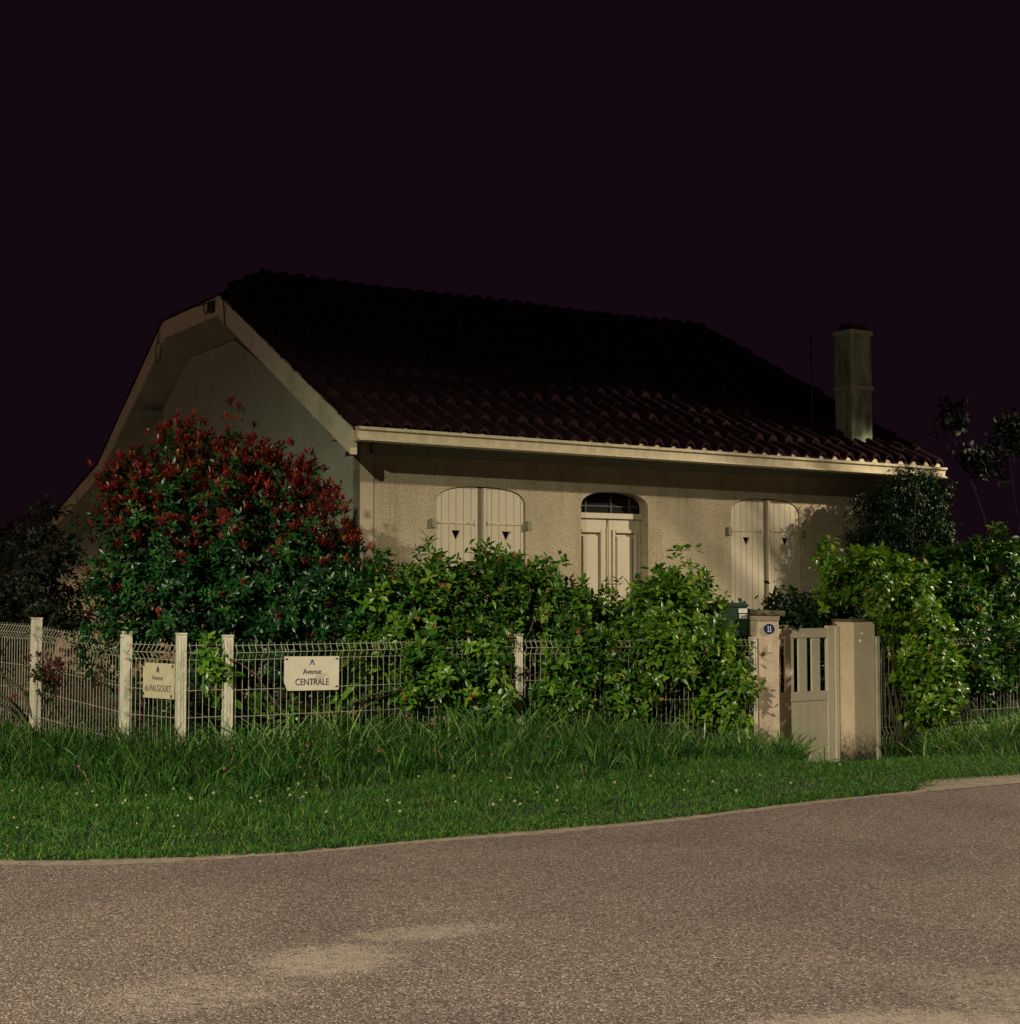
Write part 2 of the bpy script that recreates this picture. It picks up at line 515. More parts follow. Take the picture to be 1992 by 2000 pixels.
def empty(name, loc, rz=0.0, label=None, cat=None, group=None):
    o = bpy.data.objects.new(name, None)
    o.empty_display_size = 0.2
    C.objects.link(o)
    o.location = loc
    o.rotation_euler = (0, 0, rz)
    return tag(o, label, cat, group)


def tag(o, label=None, cat=None, group=None, kind=None):
    if label:
        o["label"] = label
    if cat:
        o["category"] = cat
    if group:
        o["group"] = group
    if kind:
        o["kind"] = kind
    return o


def plate_with_holes(outer, holes, y=0.0):
    """flat plate in the xz plane with holes; returns bmesh"""
    bm = bmesh.new()
    es = []
    for loop in [outer] + holes:
        vs = [bm.verts.new((p[0], y, p[1])) for p in loop]
        es += [bm.edges.new((vs[i], vs[(i + 1) % len(vs)])) for i in range(len(vs))]
    bmesh.ops.triangle_fill(bm, use_beauty=True, use_dissolve=False, edges=es)
    return bm


def slab_with_holes(name, outer, holes, y0, y1, mat, parent):
    """plate with thickness: front at y0, back at y1"""
    bm = plate_with_holes(outer, holes, y0)
    geom = bmesh.ops.extrude_face_region(bm, geom=list(bm.faces))
    for v in [g for g in geom['geom'] if isinstance(g, bmesh.types.BMVert)]:
        v.co.y = y1
    bmesh.ops.recalc_face_normals(bm, faces=bm.faces)
    me = bpy.data.meshes.new(name)
    bm.to_mesh(me)
    bm.free()
    return link(name, me, mat, parent)


def arch(s0, s1, zbase, zspring, ztop, n=20, p=2.6):
    """outline of an opening with a basket arch on top (super-ellipse)"""
    cx, rx = (s0 + s1) / 2, (s1 - s0) / 2
    pts = [(s0, zbase)]
    for i in range(n + 1):
        a = math.pi - math.pi * i / n
        c, s = math.cos(a), math.sin(a)
        pts.append((cx + rx * math.copysign(abs(c) ** (2 / p), c), zspring + (ztop - zspring) * abs(s) ** (2 / p)))
    pts.append((s1, zbase))
    return pts


def arch_z(s, s0, s1, zspring, ztop, p=2.6):
    cx, rx = (s0 + s1) / 2, (s1 - s0) / 2
    t = min(1, abs((s - cx) / rx))
    return zspring + (ztop - zspring) * (1 - t ** p) ** (1 / p)


# ------------------------------------------------------------------ ground and road
def axis_coords(lo, hi, step, far):
    c = list(np.arange(lo, hi + 1e-6, step))
    g = []
    d = step
    x = hi
    while x < far:
        d *= 1.35
        x += d
        g.append(x)
    l = []
    d = step
    x = lo
    while x > -far:
        d *= 1.35
        x -= d
        l.append(x)
    return np.array(l[::-1] + c + g)


gx = axis_coords(-7, 8, 0.08, 300)
gy = axis_coords(4, 17, 0.08, 400)
GX, GY = np.meshgrid(gx, gy)
GZ = ground_z(GX, GY)
V = np.stack([GX.ravel(), GY.ravel(), GZ.ravel()], 1)
nx, ny = len(gx), len(gy)
ii = (np.arange(ny - 1)[:, None] * nx + np.arange(nx - 1)[None, :]).ravel()
L = np.stack([ii, ii + 1, ii + nx + 1, ii + nx], 1).ravel()
g = np_mesh("ground", V, L, np.arange(len(ii)) * 4, np.full(len(ii), 4), M['soil'])
tag(g, kind='structure')

# road: one sheet from the grass edge to far behind the camera
mb = MB()
E2 = np.array([p for p in EDGE if p[0] < -7.9] + [(x, float(edge_y(x))) for x in np.linspace(-7.8, 9.8, 220)] + [(90, 63)])
N = len(E2)
top = [(x, y - 0.02, 0.0) for x, y in E2]
for i in range(N - 1):
    x0, y0, _ = top[i]
    x1, y1, _ = top[i + 1]
    mb.add([(x0, y0, 0), (x1, y1, 0), (x1, -60, 0), (x0, -60, 0)], [(3, 2, 1, 0)])
tag(mb.build("road", M['asphalt']), kind='structure')


# crumbled pale strip between asphalt and grass
def edge_strip():
    xs = np.linspace(-6.0, 9.0, 600)
    ys = edge_y(xs)
    tx = np.gradient(xs)
    ty = np.gradient(ys)
    ln = np.hypot(tx, ty)
    nxn, nyn = ty / ln, -tx / ln
    wob = 0.03 + 0.012 * np.sin(xs * 1.3) + 0.006 * np.sin(xs * 7.7 + 1) + 0.022 * R.random(600)
    wob = wob + 0.07 * np.exp(-((xs + 1.9) / 0.45) ** 2) + 0.03 * np.exp(-((xs - 0.1) / 0.5) ** 2)
    a = np.stack([xs - nxn * 0.05, ys - nyn * 0.05, np.full(600, 0.008)], 1)
    b = np.stack([xs + nxn * wob, ys + nyn * wob, np.full(600, 0.0012)], 1)
    a[:, 2] = 0.010
    V = np.concatenate([a, b])
    i = np.arange(599)
    L = np.stack([i, i + 600, i + 601, i + 1], 1).ravel()
    return np_mesh("road_edge", V, L, i * 4, np.full(599, 4), M['edge'])


tag(edge_strip(), kind='structure')

# bare apron in front of the right-hand verge
mb = MB()
ap = [(2.60, 9.10), (2.9, 9.28), (3.4, 9.56), (4.2, 10.02), (4.2, 10.3), (3.3, 9.80), (2.78, 9.62), (2.6, 9.4)]
mb.add([(x, y, max(float(ground_z(x, y)), 0.0) + 0.003) for x, y in ap], [tuple(range(len(ap)))])
tag(mb.build("path", M['edge']), kind='structure')

# ------------------------------------------------------------------ the house
house = empty("house", (HOUSE[0], HOUSE[1], 0.0), ANG,
              "low cream rendered house with closed arched shutters and half-hipped clay tile roof", "house")
# local frame: x along the facade to the right, y into the house, z up
WIN = [(0.808, 1.817), (4.484, 5.491)]
ZS, ZT = 2.075, 2.256
door_hole = arch(2.493, 3.351, -0.45, 2.09, 2.262, 24, 2.5)
outer = [(0.0, -0.5), (7.05, -0.5), (7.05, 2.62), (0.0, 2.62)]
holes = [arch(a, b, 0.90, ZS, ZT) for a, b in WIN] + [door_hole]
slab_with_holes("facade_wall", outer, holes, 0.0, 0.15, M['render'], house)
MB().box(-0.003, 0.135, -0.006, 0.0005, -0.5, 2.60).build("corner_band", M['smooth'], house)

# roof profile on the gable (t = distance from the eave board, z)
FT = [(0.0, 2.70), (3.383, 4.475), (5.27, 4.485), (7.93, 2.95), (9.33, 2.585), (13.3, 1.53)]     # top edge of the bargeboards
FB = [(0.02, 2.462), (3.43, 4.258), (5.235, 4.268), (7.90, 2.765), (9.27, 2.40), (13.2, 1.35)]   # bottom edge
GXB = -0.34          # the bargeboards stand this far in front of the gable wall


def yt(t):
    return t - 0.5


# gable wall
gw = [(0.0, -0.5), (0.0, 2.60), (yt(3.76), 4.06), (yt(5.20), 4.065), (yt(6.34), 3.50), (yt(7.60), 2.66), (yt(9.2), 2.22), (yt(12.9), 1.25), (yt(12.9), -0.5)]
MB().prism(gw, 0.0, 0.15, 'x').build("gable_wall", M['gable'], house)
MB().box(7.05 - 0.15, 7.05, 0.15, 7.2, -0.5, 2.6).build("rear_wall", M['gable'], house)
# soffit under the gable overhang
mb = MB()
inner = [(0.0, 2.44), (yt(0.5), 2.62), (yt(3.76), 4.075), (yt(5.20), 4.08), (yt(6.34), 3.515), (yt(7.60), 2.675), (yt(9.2), 2.235), (yt(12.9), 1.265)]
outr = [(yt(0.02), 2.475), (yt(0.5), 2.72), (yt(3.40), 4.268), (yt(5.23), 4.28), (yt(6.34), 3.66), (yt(7.88), 2.79), (yt(9.27), 2.42), (yt(13.2), 1.37)]
for i in range(len(inner) - 1):
    a, b = inner[i], inner[i + 1]
    c, d_ = outr[i], outr[i + 1]
    mb.add([(0.02, a[0], a[1]), (0.02, b[0], b[1]), (GXB + 0.02, d_[0], d_[1]), (GXB + 0.02, c[0], c[1])], [(0, 1, 2, 3)])
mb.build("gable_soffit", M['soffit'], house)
# eave soffit and the beam under the gutter
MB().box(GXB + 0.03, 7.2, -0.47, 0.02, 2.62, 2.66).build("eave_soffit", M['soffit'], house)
MB().box(0.10, 7.0, -0.05, 0.0, 2.52, 2.615).build("wall_plate", M['soffit'], house)

# bargeboards: a plank per straight run, with a joint on the right slope
def board(p0, p1, q0, q1, th=0.03, x=GXB, name="bargeboard"):
    """quad between top edge p0-p1 and bottom edge q0-q1 in the gable plane"""
    pts = [(yt(p0[0]), p0[1]), (yt(p1[0]), p1[1]), (yt(q1[0]), q1[1]), (yt(q0[0]), q0[1])]
    return MB().prism(pts, x, x + th, 'x').build(name, M['board'], house, 0.003)


def lerp(a, b, t):
    return (a[0] + (b[0] - a[0]) * t, a[1] + (b[1] - a[1]) * t)


board(FT[0], lerp(FT[0], FT[1], 0.235), FB[0], lerp(FB[0], FB[1], 0.235))
board(lerp(FT[0], FT[1], 0.237), lerp(FT[0], FT[1], 0.93), lerp(FB[0], FB[1], 0.237), lerp(FB[0], FB[1], 0.93), 0.03, GXB + 0.004)
board(lerp(FT[0], FT[1], 0.932), FT[1], lerp(FB[0], FB[1], 0.932), FB[1], 0.03, GXB)
board((FT[1][0] + 0.003, FT[1][1]), FT[2], (FB[1][0] + 0.003, FB[1][1]), FB[2])
board((FT[2][0] + .003, FT[2][1]), FT[3], (FB[2][0] + .003, FB[2][1]), FB[3], 0.03, GXB + 0.003)
board((FT[3][0] + .003, FT[3][1]), FT[4], (FB[3][0] + .003, FB[3][1]), FB[4])
board((FT[4][0] + .003, FT[4][1]), FT[5], (FB[4][0] + .003, FB[4][1]), FB[5], 0.03, GXB + 0.003)
# cover straps over the joints (flaking white paint)
for t, ln in ((0.236, 0.30), (0.931, 0.24)):
    a, b = lerp(FT[0], FT[1], t), lerp(FB[0], FB[1], t)
    MB().prism([(yt(a[0]) - .012, a[1] + .01), (yt(a[0]) + .012, a[1] + .01), (yt(b[0]) + .012, b[1] - .015), (yt(b[0]) - .012, b[1] - .015)],
               GXB - 0.008, GXB - 0.001, 'x').build("joint_strap", M['white'], house)
MB().prism([(yt(FT[0][0]) - 0.006, FT[0][1]), (yt(FT[0][0]) - 0.006, FB[0][1] - .005), (yt(FT[0][0]) - 0.002, FB[0][1] - .005), (yt(FT[0][0]) - 0.002, FT[0][1])],
           GXB - 0.005, GXB + 0.06, 'x').build("board_end", M['white'], house)
# purlin ends below the rear slope
MB().box(GXB + 0.035, 0.0, yt(6.22), yt(6.42), 3.42, 3.52).build("purlin_end", M['soffit'], house, 0.01)
MB().box(GXB + 0.035, 0.0, yt(7.55), yt(7.75), 2.60, 2.70).build("purlin_end", M['soffit'], house, 0.01)
# a wire entering at the top of the gable, with hanging loops
mb = MB()
def loop(cx, cz, r, x):
    return [(x, cx + r * math.sin(a), cz - r + r * math.cos(a) * 1.15) for a in np.linspace(0.3, 2 * math.pi - 0.2, 22)]
mb.tube(loop(yt(3.70), 4.48, 0.075, GXB - 0.02), 0.006, 5)
mb.tube(loop(yt(5.35), 4.22, 0.11, GXB - 0.02), 0.006, 5)
mb.tube([(GXB - .02, yt(3.42), 4.42), (GXB - .03, yt(3.9), 4.44), (GXB - .02, yt(4.6), 4.515), (GXB - .02, yt(5.3), 4.46), (GXB - .02, yt(5.38), 4.22)], 0.006, 5)
mb.tube([(GXB - .02, yt(3.2), 4.47), (GXB - .02, yt(3.15), 4.30), (GXB - .015, yt(3.12), 4.10)], 0.006, 5)
mb.build("overhead_cable", M['cable'], house)
MB().box(GXB - 0.06, GXB, yt(3.46), yt(3.56), 4.30, 4.42).build("cable_insulator", M['cable'], house, 0.01)

# --- tiled roof, front slope: real corrugated rows with a step at every course
SL = (4.475 - 2.70) / 3.383


def tile_roof():
    tw, course = 0.205, 0.33
    s0, s1 = -0.350, 7.24
    ns = int((s1 - s0) / tw * 12)
    ss = np.linspace(s0, s1, ns)
    ph = ((ss - s0) / tw + 0.60) % 1.0
    cover = np.where(ph < 0.58, np.sin(np.clip(ph / 0.58, 0, 1) * math.pi) ** 0.75, -0.35 * np.sin(np.clip((ph - 0.58) / 0.42, 0, 1) * math.pi))
    tmax = 4.335
    rows = []
    t = -0.06
    k = 0
    while t < tmax:
        t2 = min(t + course, tmax)
        rows.append((t, 0.0, k))       # foot of the riser
        rows.append((t, 0.034, k))      # nose of the cover tile
        rows.append((t2, 0.0, k))
        t = t2
        k += 1
    V = []
    for (t, lift, k) in rows:
        col = (np.floor((ss - s0) / tw + 0.60)).astype(int)
        jit = 0.012 * np.sin(col * 12.9898 + k * 78.233)
        jt = 0.018 * np.sin(col * 3.7 + k * 5.1)
        sc = np.maximum(ss, -0.350 + max(0, t - 3.383) * 1.0)
        z = 2.715 + SL * t + 0.052 * cover + lift * np.where(ph < 0.58, 1.0, 0.55) + jit * (ph < .58)
        V.append(np.stack([sc, np.full(ns, t - 0.5) + jt * (t > 0), z], 1))
    V = np.concatenate(V)
    n = len(rows)
    ii = (np.arange(n - 1)[:, None] * ns + np.arange(ns - 1)[None, :]).ravel()
    L = np.stack([ii, ii + 1, ii + ns + 1, ii + ns], 1).ravel()
    return V, L, len(ii)


V, L, nf = tile_roof()
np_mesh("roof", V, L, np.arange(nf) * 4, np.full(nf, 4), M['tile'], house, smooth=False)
roof = [o for o in house.children if o.name.startswith("roof")][0]
ZR = 2.72 + SL * 4.335
mb = MB()
# rear slopes and the small hip over the gable, as slabs under the tiles
def slab(pts, th):
    n = len(pts)
    mb.add(list(pts) + [(p[0], p[1], p[2] - th) for p in pts],
           [tuple(range(n)), tuple(range(n, 2 * n))[::-1]] + [(i, (i + 1) % n, n + (i + 1) % n, n + i) for i in range(n)])
slab([(-0.345, yt(5.28), 4.50), (0.6, yt(4.335), ZR + .02), (7.2, yt(4.335), ZR + .02), (7.2, yt(7.93), 2.97), (-0.345, yt(7.93), 2.97)], 0.04)
slab([(-0.345, yt(7.93), 2.968), (7.2, yt(7.93), 2.968), (7.2, yt(13.3), 1.55), (-0.345, yt(13.3), 1.55)], 0.04)
slab([(-0.345, yt(3.375), 4.492), (0.6, yt(4.335), ZR + .018), (-0.345, yt(5.28), 4.498)], 0.03)
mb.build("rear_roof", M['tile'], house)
# white mortar bedding under the first row of tiles
ns = 560
ss = np.linspace(-0.30, 7.2, ns)
ph = ((ss + 0.350) / 0.205 + 0.60) % 1.0
up = np.where(ph < 0.58, np.sin(np.clip(ph / 0.58, 0, 1) * math.pi) ** 0.75, -0.2)
zt = 2.665 + 0.048 * up + 0.006 * np.sin(ss * 40)
V = np.concatenate([np.stack([ss, np.full(ns, -0.535), zt], 1), np.stack([ss, np.full(ns, -0.535), np.full(ns, 2.58)], 1)])
i = np.arange(ns - 1)
np_mesh("eave_mortar", V, np.stack([i, i + ns, i + ns + 1, i + 1], 1).ravel(), i * 4, np.full(ns - 1, 4), M['mortar'], house)

# moulded gutter, falling slightly to the right
prof = [(-0.500, 0.00), (-0.622, 0.00), (-0.630, -0.008), (-0.628, -0.026), (-0.600, -0.030), (-0.590, -0.092), (-0.605, -0.104),
        (-0.626, -0.107), (-0.626, -0.122), (-0.605, -0.128), (-0.500, -0.128)]
mb = MB()
n = len(prof)
vs = []
segs = [GXB + 0.02, 1.2, 3.2, 5.2, 7.22]
for x in segs:
    dz = -0.042 * (x / 7.2)
    vs += [(x, p[0], 2.700 + dz + p[1]) for p in prof]
fs = []
for k in range(len(segs) - 1):
    fs += [(k * n + i, k * n + (i + 1) % n, (k + 1) * n + (i + 1) % n, (k + 1) * n + i) for i in range(n)]
fs += [tuple(range(n)), tuple((len(segs) - 1) * n + i for i in range(n))[::-1]]
mb.add(vs, fs)
mb.build("gutter", M['gutter'], house)

# chimney stands on the roof
ch = MB().box(6.30, 6.63, -0.03, 0.24, 2.80, 4.235).build("chimney", M['chimney'], roof, 0.004)
MB().box(6.285, 6.645, -0.045, 0.255, 4.235, 4.285).build("chimney_band", M['chimband'], roof, 0.004)
MB().box(6.285, 6.645, -0.045, 0.255, 3.585, 3.625).build("chimney_band", M['chimband'], roof, 0.004)
MB().box(6.33, 6.60, 0.0, 0.21, 4.285, 4.37).build("chimney_cap", M['darkbark'], roof, 0.01)
MB().box(6.29, 6.64, -0.05, -0.032, 2.90, 2.98).build("chimney_flashing", M['chimband'], roof, 0.003)
# thin aerial mast on the roof
MB().tube([(5.84, 0.15, 2.9), (5.84, 0.15, 4.2)], 0.008, 6).build("aerial_mast", M['darkbark'], roof)


# --- shutters
def shutter_pair(a, b):
    w = b - a
    mid = a + w * 0.478
    for side in (0, 1):
        # plank boundaries as seen: six planks a leaf, the last one narrow at the hinge
        if side == 0:
            cuts = [a + 0.006] + [a + w * f for f in (0.066, 0.150, 0.228, 0.312, 0.396)] + [a + w * 0.472]
        else:
            cuts = [a + w * 0.546] + [a + w * f for f in (0.628, 0.712, 0.795, 0.874, 0.950)] + [b - 0.006]
        zb = 0.905
        yf = 0.012
        base = None
        mb = MB()
        tri_c = 0.5 * (cuts[2] + cuts[4]) if side == 0 else 0.5 * (cuts[2] + cuts[4])
        tri_c = a + w * (0.228 if side == 0 else 0.795)
        tz = 1.822
        th_, tw_ = 0.094, 0.046
        out = []
        for k in range(len(cuts) - 1):
            x0, x1 = cuts[k] + 0.003, cuts[k + 1] - 0.003
            top = [(x, arch_z(x, a, b, ZS, ZT) - 0.010) for x in np.linspace(x1, x0, 5)]
            poly = [(x0, zb), (x1, zb)] + top
            # half a downward triangle is cut from each of the two planks that meet at tri_c
            if abs(x1 + 0.003 - tri_c) < 0.004:
                poly = [(x0, zb), (x1, zb), (x1, tz - th_), (x1 - tw_, tz), (x1, tz)] + top
            elif abs(x0 - 0.003 - tri_c) < 0.004:
                poly = [(x0, zb), (x1, zb)] + top + [(x0, tz), (x0 + tw_, tz), (x0, tz - th_)]
            out.append(poly)
        for poly in out:
            mb.prism(poly, yf, yf + 0.022, 'y')
        leaf = mb.build("shutter", M['shutter'], house)
        # backing battens seen in the grooves, leaving the cut-outs open
        bb = MB()
        x0, x1 = cuts[0], cuts[-1]
        bb.box(x0, tri_c - tw_ - .01, yf + 0.0225, yf + 0.030, zb, 2.10)
        bb.box(tri_c + tw_ + .01, x1, yf + 0.0225, yf + 0.030, zb, 2.10)
        bb.box(tri_c - tw_ - .01, tri_c + tw_ + .01, yf + 0.0225, yf + 0.030, zb, tz - th_ - .01)
        bb.box(tri_c - tw_ - .01, tri_c + tw_ + .01, yf + 0.0225, yf + 0.030, tz + .01, 2.20)
        bb.build("back_batten", M['groove'], leaf)
        # strap hinge with a forked end, and its block on the wall
        hb = MB()
        hz = 1.895
        if side == 0:
            h0, h1, d = a - 0.005, a + w * 0.415, 1
        else:
            h0, h1, d = b + 0.005, a + w * 0.595, -1
        hb.box(min(h0, h1), max(h0, h1), yf - 0.008, yf - 0.0005, hz - 0.010, hz + 0.012)
        for sg in (-1, 1):
            hb.tube([(h1, yf - 0.004, hz), (h1 + d * 0.018, yf - 0.004, hz + sg * 0.012), (h1 + d * 0.03, yf - 0.004, hz + sg * 0.028)], [0.007, 0.006, 0.004], 5)
        for f in (0.1, 0.5, 0.9):
            hx = h0 + (h1 - h0) * f
            hb.box(hx - .007, hx + .007, yf - .013, yf - .0085, hz - .006, hz + .008)
        hb.build("strap_hinge", M['iron'], leaf)
        kb = MB()
        if side == 0:
            kb.box(a - 0.058, a - 0.010, -0.030, -0.0005, hz - 0.055, hz + 0.035)
        else:
            kb.box(b + 0.010, b + 0.050, -0.030, -0.0005, hz - 0.058, hz + 0.036)
        kb.build("hinge_block", M['greeniron'], leaf, 0.004)
    # cover strip on the meeting edge: stands proud of the leaves
    mb = MB()
    mb.box(a + w * 0.516, a + w * 0.548, -0.022, 0.034, 0.905, ZT - 0.014)
    mb.build("meeting_strip", M['shutter'], house, 0.003)
    MB().box(a + w * 0.470, a + w * 0.518, 0.016, 0.03, 0.905, ZT - 0.016).build("meeting_rebate", M['groove'], house)  # shadow beside the meeting strip carried by this darker colour
    MB().box(a - 0.0, b, 0.075, 0.085, 0.9, ZT - 0.004).build("window_pane", M['glass'], house)


for a, b in WIN:
    shutter_pair(a, b)

# --- entrance door, 15 cm back in its arched opening
DB = 0.135           # depth of the door face
door = MB().box(2.496, 3.348, DB + 0.02, DB + 0.06, -0.45, 1.985).build("door", M['door'], house)


def leaf_panels(x0, x1):
    # stiles, rails and a raised field with a moulded frame round it
    fr = MB()
    st = 0.052
    fr.box(x0, x0 + st, DB, DB + 0.0195, -0.45, 1.985)
    fr.box(x1 - st, x1, DB, DB + 0.0195, -0.45, 1.985)
    fr.box(x0 + st, x1 - st, DB, DB + 0.0195, 1.865, 1.985)
    fr.box(x0 + st, x1 - st, DB, DB + 0.0195, 0.35, 0.55)
    fr.build("door_frame", M['door'], door, 0.002)
    ml = MB()
    i0, i1 = x0 + st, x1 - st
    zt_, zb_ = 1.865, 0.55
    w = 0.028
    for (u0, u1, v0, v1) in ((i0 - .01, i0 + w, zb_ - .01, zt_ + .01), (i1 - w, i1 + .01, zb_ - .01, zt_ + .01),
                             (i0 + w + .0005, i1 - w - .0005, zt_ - w, zt_ + .01), (i0 + w + .0005, i1 - w - .0005, zb_ - .01, zb_ + w)):
        ml.box(u0, u1, DB - 0.016, DB - 0.0005, v0, v1)
    ml.build("panel_moulding", M['door'], door, 0.006)
    fp = MB()
    fp.box(i0 + w + 0.022, i1 - w - 0.022, DB - 0.004, DB + 0.019, zb_ + w + .03, zt_ - w - 0.03)
    fp.build("panel_field", M['door'], door, 0.010)


leaf_panels(2.500, 2.905)
leaf_panels(2.935, 3.345)
MB().box(2.905, 2.918, DB - 0.012, DB + 0.019, -0.45, 1.90).build("meeting_strip", M['door'], door, 0.003)
MB().box(2.494, 3.350, DB - 0.030, DB + 0.03, 1.9855, 2.044).build("transom_rail", M['door'], house, 0.004)
fan = slab_with_holes("fanlight", arch(2.494, 3.350, 2.0445, 2.09, 2.26, 24, 2.5), [], DB + 0.03, DB + 0.038, M['glass'], house)
mb = MB()
mb.box(2.50, 3.34, DB + 0.018, DB + 0.0295, 2.112, 2.124)
for x in (2.655, 2.98, 3.22):
    mb.box(x - .008, x + .008, DB + 0.016, DB + 0.0298, 2.046, 2.235)
mb.build("glazing_bar", M['muntin'], fan)

# ------------------------------------------------------------------ fences of welded mesh panels
TIP = 0.0
RAILS = [-0.020, -0.072, -0.125, -0.345, -0.54, -0.745, -0.86, -0.915, -0.965]


def fold(z):
    """forward bulge of the wires at the folds (towards the road = negative y)"""
    for c in (-0.072, -0.915):
        k = 1 - abs(z - c) / 0.05
        if k > 0:
            return -0.034 * k
    return 0.0


def mesh_panel(x0, x1, ztop, parent, height=1.0, dz=0.0):
    """one welded panel between x0 and x1; dz = rise of the right end"""
    mb = MB()
    xs = np.arange(x0 + 0.025, x1 - 0.01, 0.0505)
    zs = [0.0, -0.020, -0.045, -0.072, -0.100, -0.125, -0.86, -0.888, -0.915, -0.942, -0.968, -height]
    L = x1 - x0

    def zz(x, z):
        return ztop + dz * (x - x0) / L + z
    for x in xs:
        x = x + random.uniform(-.002, .002)
        mb.tube([(x, fold(z), zz(x, z)) for z in zs if z > -height - 0.001], 0.0023, 4, False, False)
    for z in RAILS:
        if z > -height:
            mb.tube([(x0 + .01, fold(z) - 0.004, zz(x0, z)), (x1 - .01, fold(z) - 0.004, zz(x1, z))], 0.0024, 4, False, False)
    return mb.build("panel", M['wire'], parent)


def fence_post(x, z0, z1, parent, w=0.03, y=0.03, rot=0):
    mb = MB()
    # square tube with a groove down the front face and a cap
    mb.box(x - w, x + w, y - 0.03, y + 0.03, z0, z1)
    mb.box(x - w, x - w + .018, y - 0.036, y - 0.0302, z0, z1 - .01)
    mb.box(x + w - .018, x + w, y - 0.036, y - 0.0302, z0, z1 - .01)
    mb.box(x - w - .003, x + w + .003, y - 0.039, y + 0.033, z1 + 0.0005, z1 + 0.012)
    mb.box(x - w + .022, x + w - .022, y - 0.0345, y - 0.0303, z0, z1 - .02)
    return mb.build("post", M['post'], parent)


ff = empty("mesh_fence", (FENCE[0], FENCE[1], 0), ANG, "cream welded wire fence before the hedge, from the corner post to the numbered pillar", "fence")
mesh_panel(-0.655, -0.36, 0.865, ff)
mesh_panel(-0.30, 2.15, 0.858, ff, 1.0, -0.004)
mesh_panel(2.21, 4.70, 0.842, ff, 1.0, -0.035)
fence_post(-0.683, -0.15, 0.925, ff)
fence_post(-0.330, -0.12, 0.905, ff, 0.032)
fence_post(2.180, -0.20, 0.872, ff)
fence_post(4.73, -0.50, 0.80, ff, 0.022)

# right fence, beyond the gate
rf = empty("mesh_fence", (FENCE[0], FENCE[1], 0), ANG, "dim wire fence behind the tall grass, right of the gate", "fence")
mesh_panel(6.32, 8.70, 0.765, rf, 1.03)
mesh_panel(8.76, 11.2, 0.765, rf, 1.03)
fence_post(6.30, -0.45, 0.78, rf, 0.02)
fence_post(8.73, -0.40, 0.80, rf)

# left fence: two straight runs going back along the side street
LC = W(FENCE, -0.683, 0.0)
PA = (-2.90, 10.98)
PB = (-3.94, 12.10)
a1 = math.atan2(PA[1] - LC[1], PA[0] - LC[0])
lf = empty("mesh_fence", (LC[0], LC[1], 0), a1 + math.pi, "cream wire fence on a low concrete footing, running back from the corner on the left", "fence")
la = math.hypot(PA[0] - LC[0], PA[1] - LC[1])
lb = math.hypot(PB[0] - PA[0], PB[1] - PA[1])
turn = math.atan2(PB[1] - PA[1], PB[0] - PA[0]) - a1


def left_run(x0, x1, ztop, base, ang, dz=0.0):
    """a panel whose local x runs from base in direction ang (towards the camera side, wires bulge to the street)"""
    o = mesh_panel(x0, x1, ztop, lf, 1.0, dz)
    o.location = (base[0], base[1], 0)
    o.rotation_euler = (0, 0, ang)
    return o


left_run(-la + 0.03, -0.04, 0.865, (0, 0), 0.0)
bx, by = -la, 0.0
left_run(-lb + 0.03, -0.03, 0.958, (bx, by), turn, -0.085)
ex, ey = bx - lb * math.cos(turn), by - lb * math.sin(turn)
left_run(-2.5, -0.03, 0.985, (ex, ey), turn, -0.02)
p = fence_post(0, -0.15, 0.925, lf)
p.location = (bx, by, 0)
p.rotation_euler = (0, 0, turn * 0.5)
p = fence_post(0, -0.02, 1.005, lf, 0.036)
p.location = (ex, ey, 0)
p.rotation_euler = (0, 0, turn)
f_ = MB().box(-lb - 2.6, -0.15, -0.05, 0.14, -0.35, -0.05).build("footing", M['concrete'], lf, 0.012)
f_.location = (bx, by, 0)
f_.rotation_euler = (0, 0, turn)

# ------------------------------------------------------------------ pillars and gate
PC = W(FENCE, 4.925, 0.10)
pn = empty("gate_pillar", (PC[0], PC[1], -0.5), math.radians(14), "pinkish rendered gate pillar with a rough cap stone, bearing house number 11", "pillar")
mb = MB()
mb.box(-0.108, 0.108, -0.108, 0.108, 0, 1.46)
mb.build("shaft", M['pillar'], pn, 0.012).location.z = 0
mb = MB()
mb.prism([(-0.108, 1.46), (0.108, 1.46), (0.116, 1.49), (0.116, 1.505), (-0.116, 1.505), (-0.116, 1.49)], -0.112, 0.112, 'y')
mb.build("neck", M['pillar'], pn, 0.004)
bm = bmesh.new()
bmesh.ops.create_cube(bm, size=1.0)
bmesh.ops.subdivide_edges(bm, edges=bm.edges, cuts=6, use_grid_fill=True)
for v in bm.verts:
    x, y, z = v.co
    j = R.normal(0, 0.004, 3)
    v.co = (x * 0.275 + 0.018 + j[0], y * 0.26 + j[1], 1.532 + z * 0.042 - x * 0.018 + j[2] + (0.5 - abs(z)) * 0)
me = bpy.data.meshes.new("cap_stone")
bm.to_mesh(me)
bm.free()
link("cap_stone", me, M['capstone'], pn)
MB().box(-0.012, 0.024, -0.124, -0.1085, 1.165, 1.235).build("doorbell", M['pillar2'], pn, 0.004)

PRl = empty("gate_pillar", (*W(FENCE, 6.125, 0.15), -0.6), ANG, "plain square beige rendered gate pillar, hinge side, beside the light green bush", "pillar")
MB().box(-0.145, 0.145, -0.145, 0.135, 0, 1.535).build("shaft", M['pillar2'], PRl, 0.006).location.z = 0
MB().box(-0.155, 0.155, -0.153, 0.145, 1.5355, 1.56).build("cap_stone", M['capstone'], PRl, 0.006)

